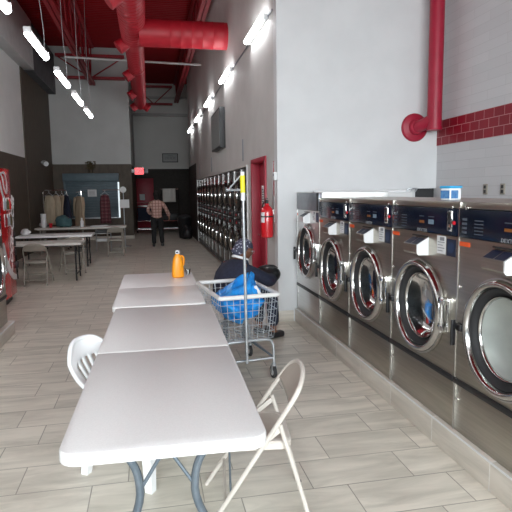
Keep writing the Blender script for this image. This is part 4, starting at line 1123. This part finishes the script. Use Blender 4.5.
# stand with the plaid garment
t = thing('display_stand', 'slim stand with round plate, side bar and paper sign beside the shutter', 'stand', (-.80, 17.1, 0))
MB().cyl((0,0,.02),(0,0,1.74),.014,n=10).lathe([(.19,0),(.19,.015),(.02,.03)], n=20).build('pole', M['zinc'], t)
MB().lathe([(.095,0),(.095,.02)], (0,-.015,1.765), (0,-1,0), 24).build('round_plate', M['rim'], t)
MB().cyl((-.62,-.0,1.76),(0,-.0,1.76),.012,n=8).tube([(-.60,0,1.76),(-.60,0,1.70)], .008, 6).build('side_bar', M['chrome'], t)
MB().box(-.12,-.025,1.20,.17,-.016,1.46).build('sign_card', M['paper'], t)
garment('hanging_dress', 'dark red plaid garment hanging from the stand before the shutter', 'clothes', (-1.36, 17.1, 1.70), R(12), M['plaid_red'], .30, .88, False, .10)

# recess fittings -------------------------------------------------------
es = thing('exit_sign', 'small red lit exit sign at the corner of the far recess', 'sign', (-.610, YB+.10, 2.32))
MB().box(.10,-.02,0,.44,.025,.26,.006).box(0,-.01,.08,.11,.01,.2).build('sign_box', M['white'], es)
MB().box(.118,-.024,.02,.422,-.02,.24).build('lit_face', M['exit_red'], es)
text('lettering', 'EXIT', .17, M['paper'], es, (.27,-.0255,.13), (R(90),0,0), ext=.001)
MB().box(.455,-.05,.05,.59,.01,.2,.01).box(.43,-.01,.1,.46,.01,.14).build('emergency_lamp', M['grey_print'], es)
fs = thing('framed_sign', 'framed white sign with grey lettering high on the far recess wall', 'sign', (1.03, YE, 3.30))
MB().box(-.37,-.03,-.21,.37,0,.21,.006).build('frame', M['text_dark'], fs)
MB().box(-.335,-.033,-.175,.335,-.029,.175).build('board', M['wall_back'], fs)
b = MB()
for k in range(7):
    x = -.24+k*.075
    b.box(x,-.036,-.07,x+.016,-.033,.05); b.box(x,-.036,.035,x+.05,-.033,.05)
    if k % 2: b.box(x+.036,-.036,-.07,x+.05,-.033,.05)
    else: b.box(x,-.036,-.07,x+.05,-.033,-.055)
b.box(-.12,-.036,.09,.12,-.033,.11); b.build('lettering', M['grey_print'], fs)
def tall_cart(label, loc, rz, towel):
    t = thing('hanging_cart', label, 'cart', loc, rz, 'laundry carts in the recess')
    b = MB()
    for x in (-.36,.36): b.tube([(x,0,.10),(x,0,1.80 if towel else 1.25)], .014, 8)
    b.tube([(-.36,0,1.80 if towel else 1.25),(.36,0,1.80 if towel else 1.25)], .014, 8)
    for z in (.16, .50): b.tube([(-.36,-.26,z),(.36,-.26,z),(.36,.26,z),(-.36,.26,z)], .013, 8, closed=True)
    for x in (-.36,.36):
        for y in (-.26,.26): b.tube([(x,y,.10),(x,y,.52)], .010, 6)
    b.build('frame', M['chrome'], t)
    MB().box(-.34,-.24,.17,.34,.24,.20).build('shelf', M['zinc'], t)
    MB().box(-.33,-.23,.50,.33,.23,(.78 if towel else 1.05),.03).build('bag_insert', M['navy'] if not towel else M['black'], t)
    b = MB()
    for x in (-.36,.36):
        for y in (-.26,.26): b.lathe([(.05,-.015),(.05,.015)], (x,y,.05), (1,0,0), 14)
    b.build('wheel', M['rubber'], t)
    return t
tall_cart('dark laundry cart with low chrome frame left of the walking person', (-.18, 22.6, 0), R(4), False)
c2 = tall_cart('tall chrome laundry cart with a pale towel right of the walking person', (.83, 22.6, 0), R(-3), True)
b = MB(); b.grid(10, 14, lambda u, v: (-.27+.54*u, -.025-.012*math.sin(u*14)-.01*v, 1.825-.56*v))
tw = b.build('towel', M['ftop'], loc=(.80, 22.58, 0)); k = tw.modifiers.new('thick', 'SOLIDIFY'); k.thickness = .012
tag(tw, 'pale towel hanging over the bar of the tall chrome cart', 'towel')
tc = thing('trash_can', 'black bin standing at the dark end of the dryer row', 'bin', (1.22, 19.6, 0))
MB().lathe([(.20,0),(.25,.70),(.265,.72),(.265,.75)], n=24).build('bin_body', M['black'], tc); MB().lathe([(.26,.75),(.26,.78),(.10,.86),(.0,.87)], n=24, capb=False).build('lid', M['rubber'], tc)
lump('bin_bag', M['black'], 'black full sack slumped in front of the black bin', 'bag', (1.26, 18.9, 0), (.20,.22,.30), 21, .2)

# camera on the brown pilaster
cc = thing('wall_lamp', 'small white lamp on the brown left wall near the far corner', 'lamp', (XL+.03, 18.0, 2.66), R(0))
MB().box(0,-.05,-.02,.10,.05,.02,.005).build('bracket', M['white'], cc); MB().cyl((.06,.10,.0),(.18,-.20,-.06),.075,n=18).build('housing', M['white'], cc)
MB().cyl((.182,-.205,-.061),(.184,-.21,-.062),.055,n=16).build('lens', M['paper'], cc)

# ------------------------------------------------------------------ light and world
w = bpy.data.worlds.new('World'); S.world = w; w.use_nodes = True
bg = w.node_tree.nodes['Background']; bg.inputs['Color'].default_value = (.88,.95,1.,1); bg.inputs['Strength'].default_value = .6
la = bpy.data.lights.new('daylight', 'AREA'); la.shape = 'RECTANGLE'; la.size = XT-XL-.1; la.size_y = 3.3; la.energy = 700; la.color = (.935,.97,1.)
lo = bpy.data.objects.new('daylight', la); COL.objects.link(lo); lo.location = ((XL+XT)/2, YF-1.2, 3.0); lo.rotation_euler = (R(90-38), 0, 0)

S.view_settings.view_transform = 'Standard'; S.view_settings.look = 'None'; S.view_settings.gamma = 1.; S.view_settings.use_curve_mapping = False
S.view_settings.exposure = 1.5
S.cycles.max_bounces = 10; S.cycles.diffuse_bounces = 5; S.cycles.glossy_bounces = 4; S.cycles.transparent_max_bounces = 12
S.cycles.sample_clamp_indirect = 6.
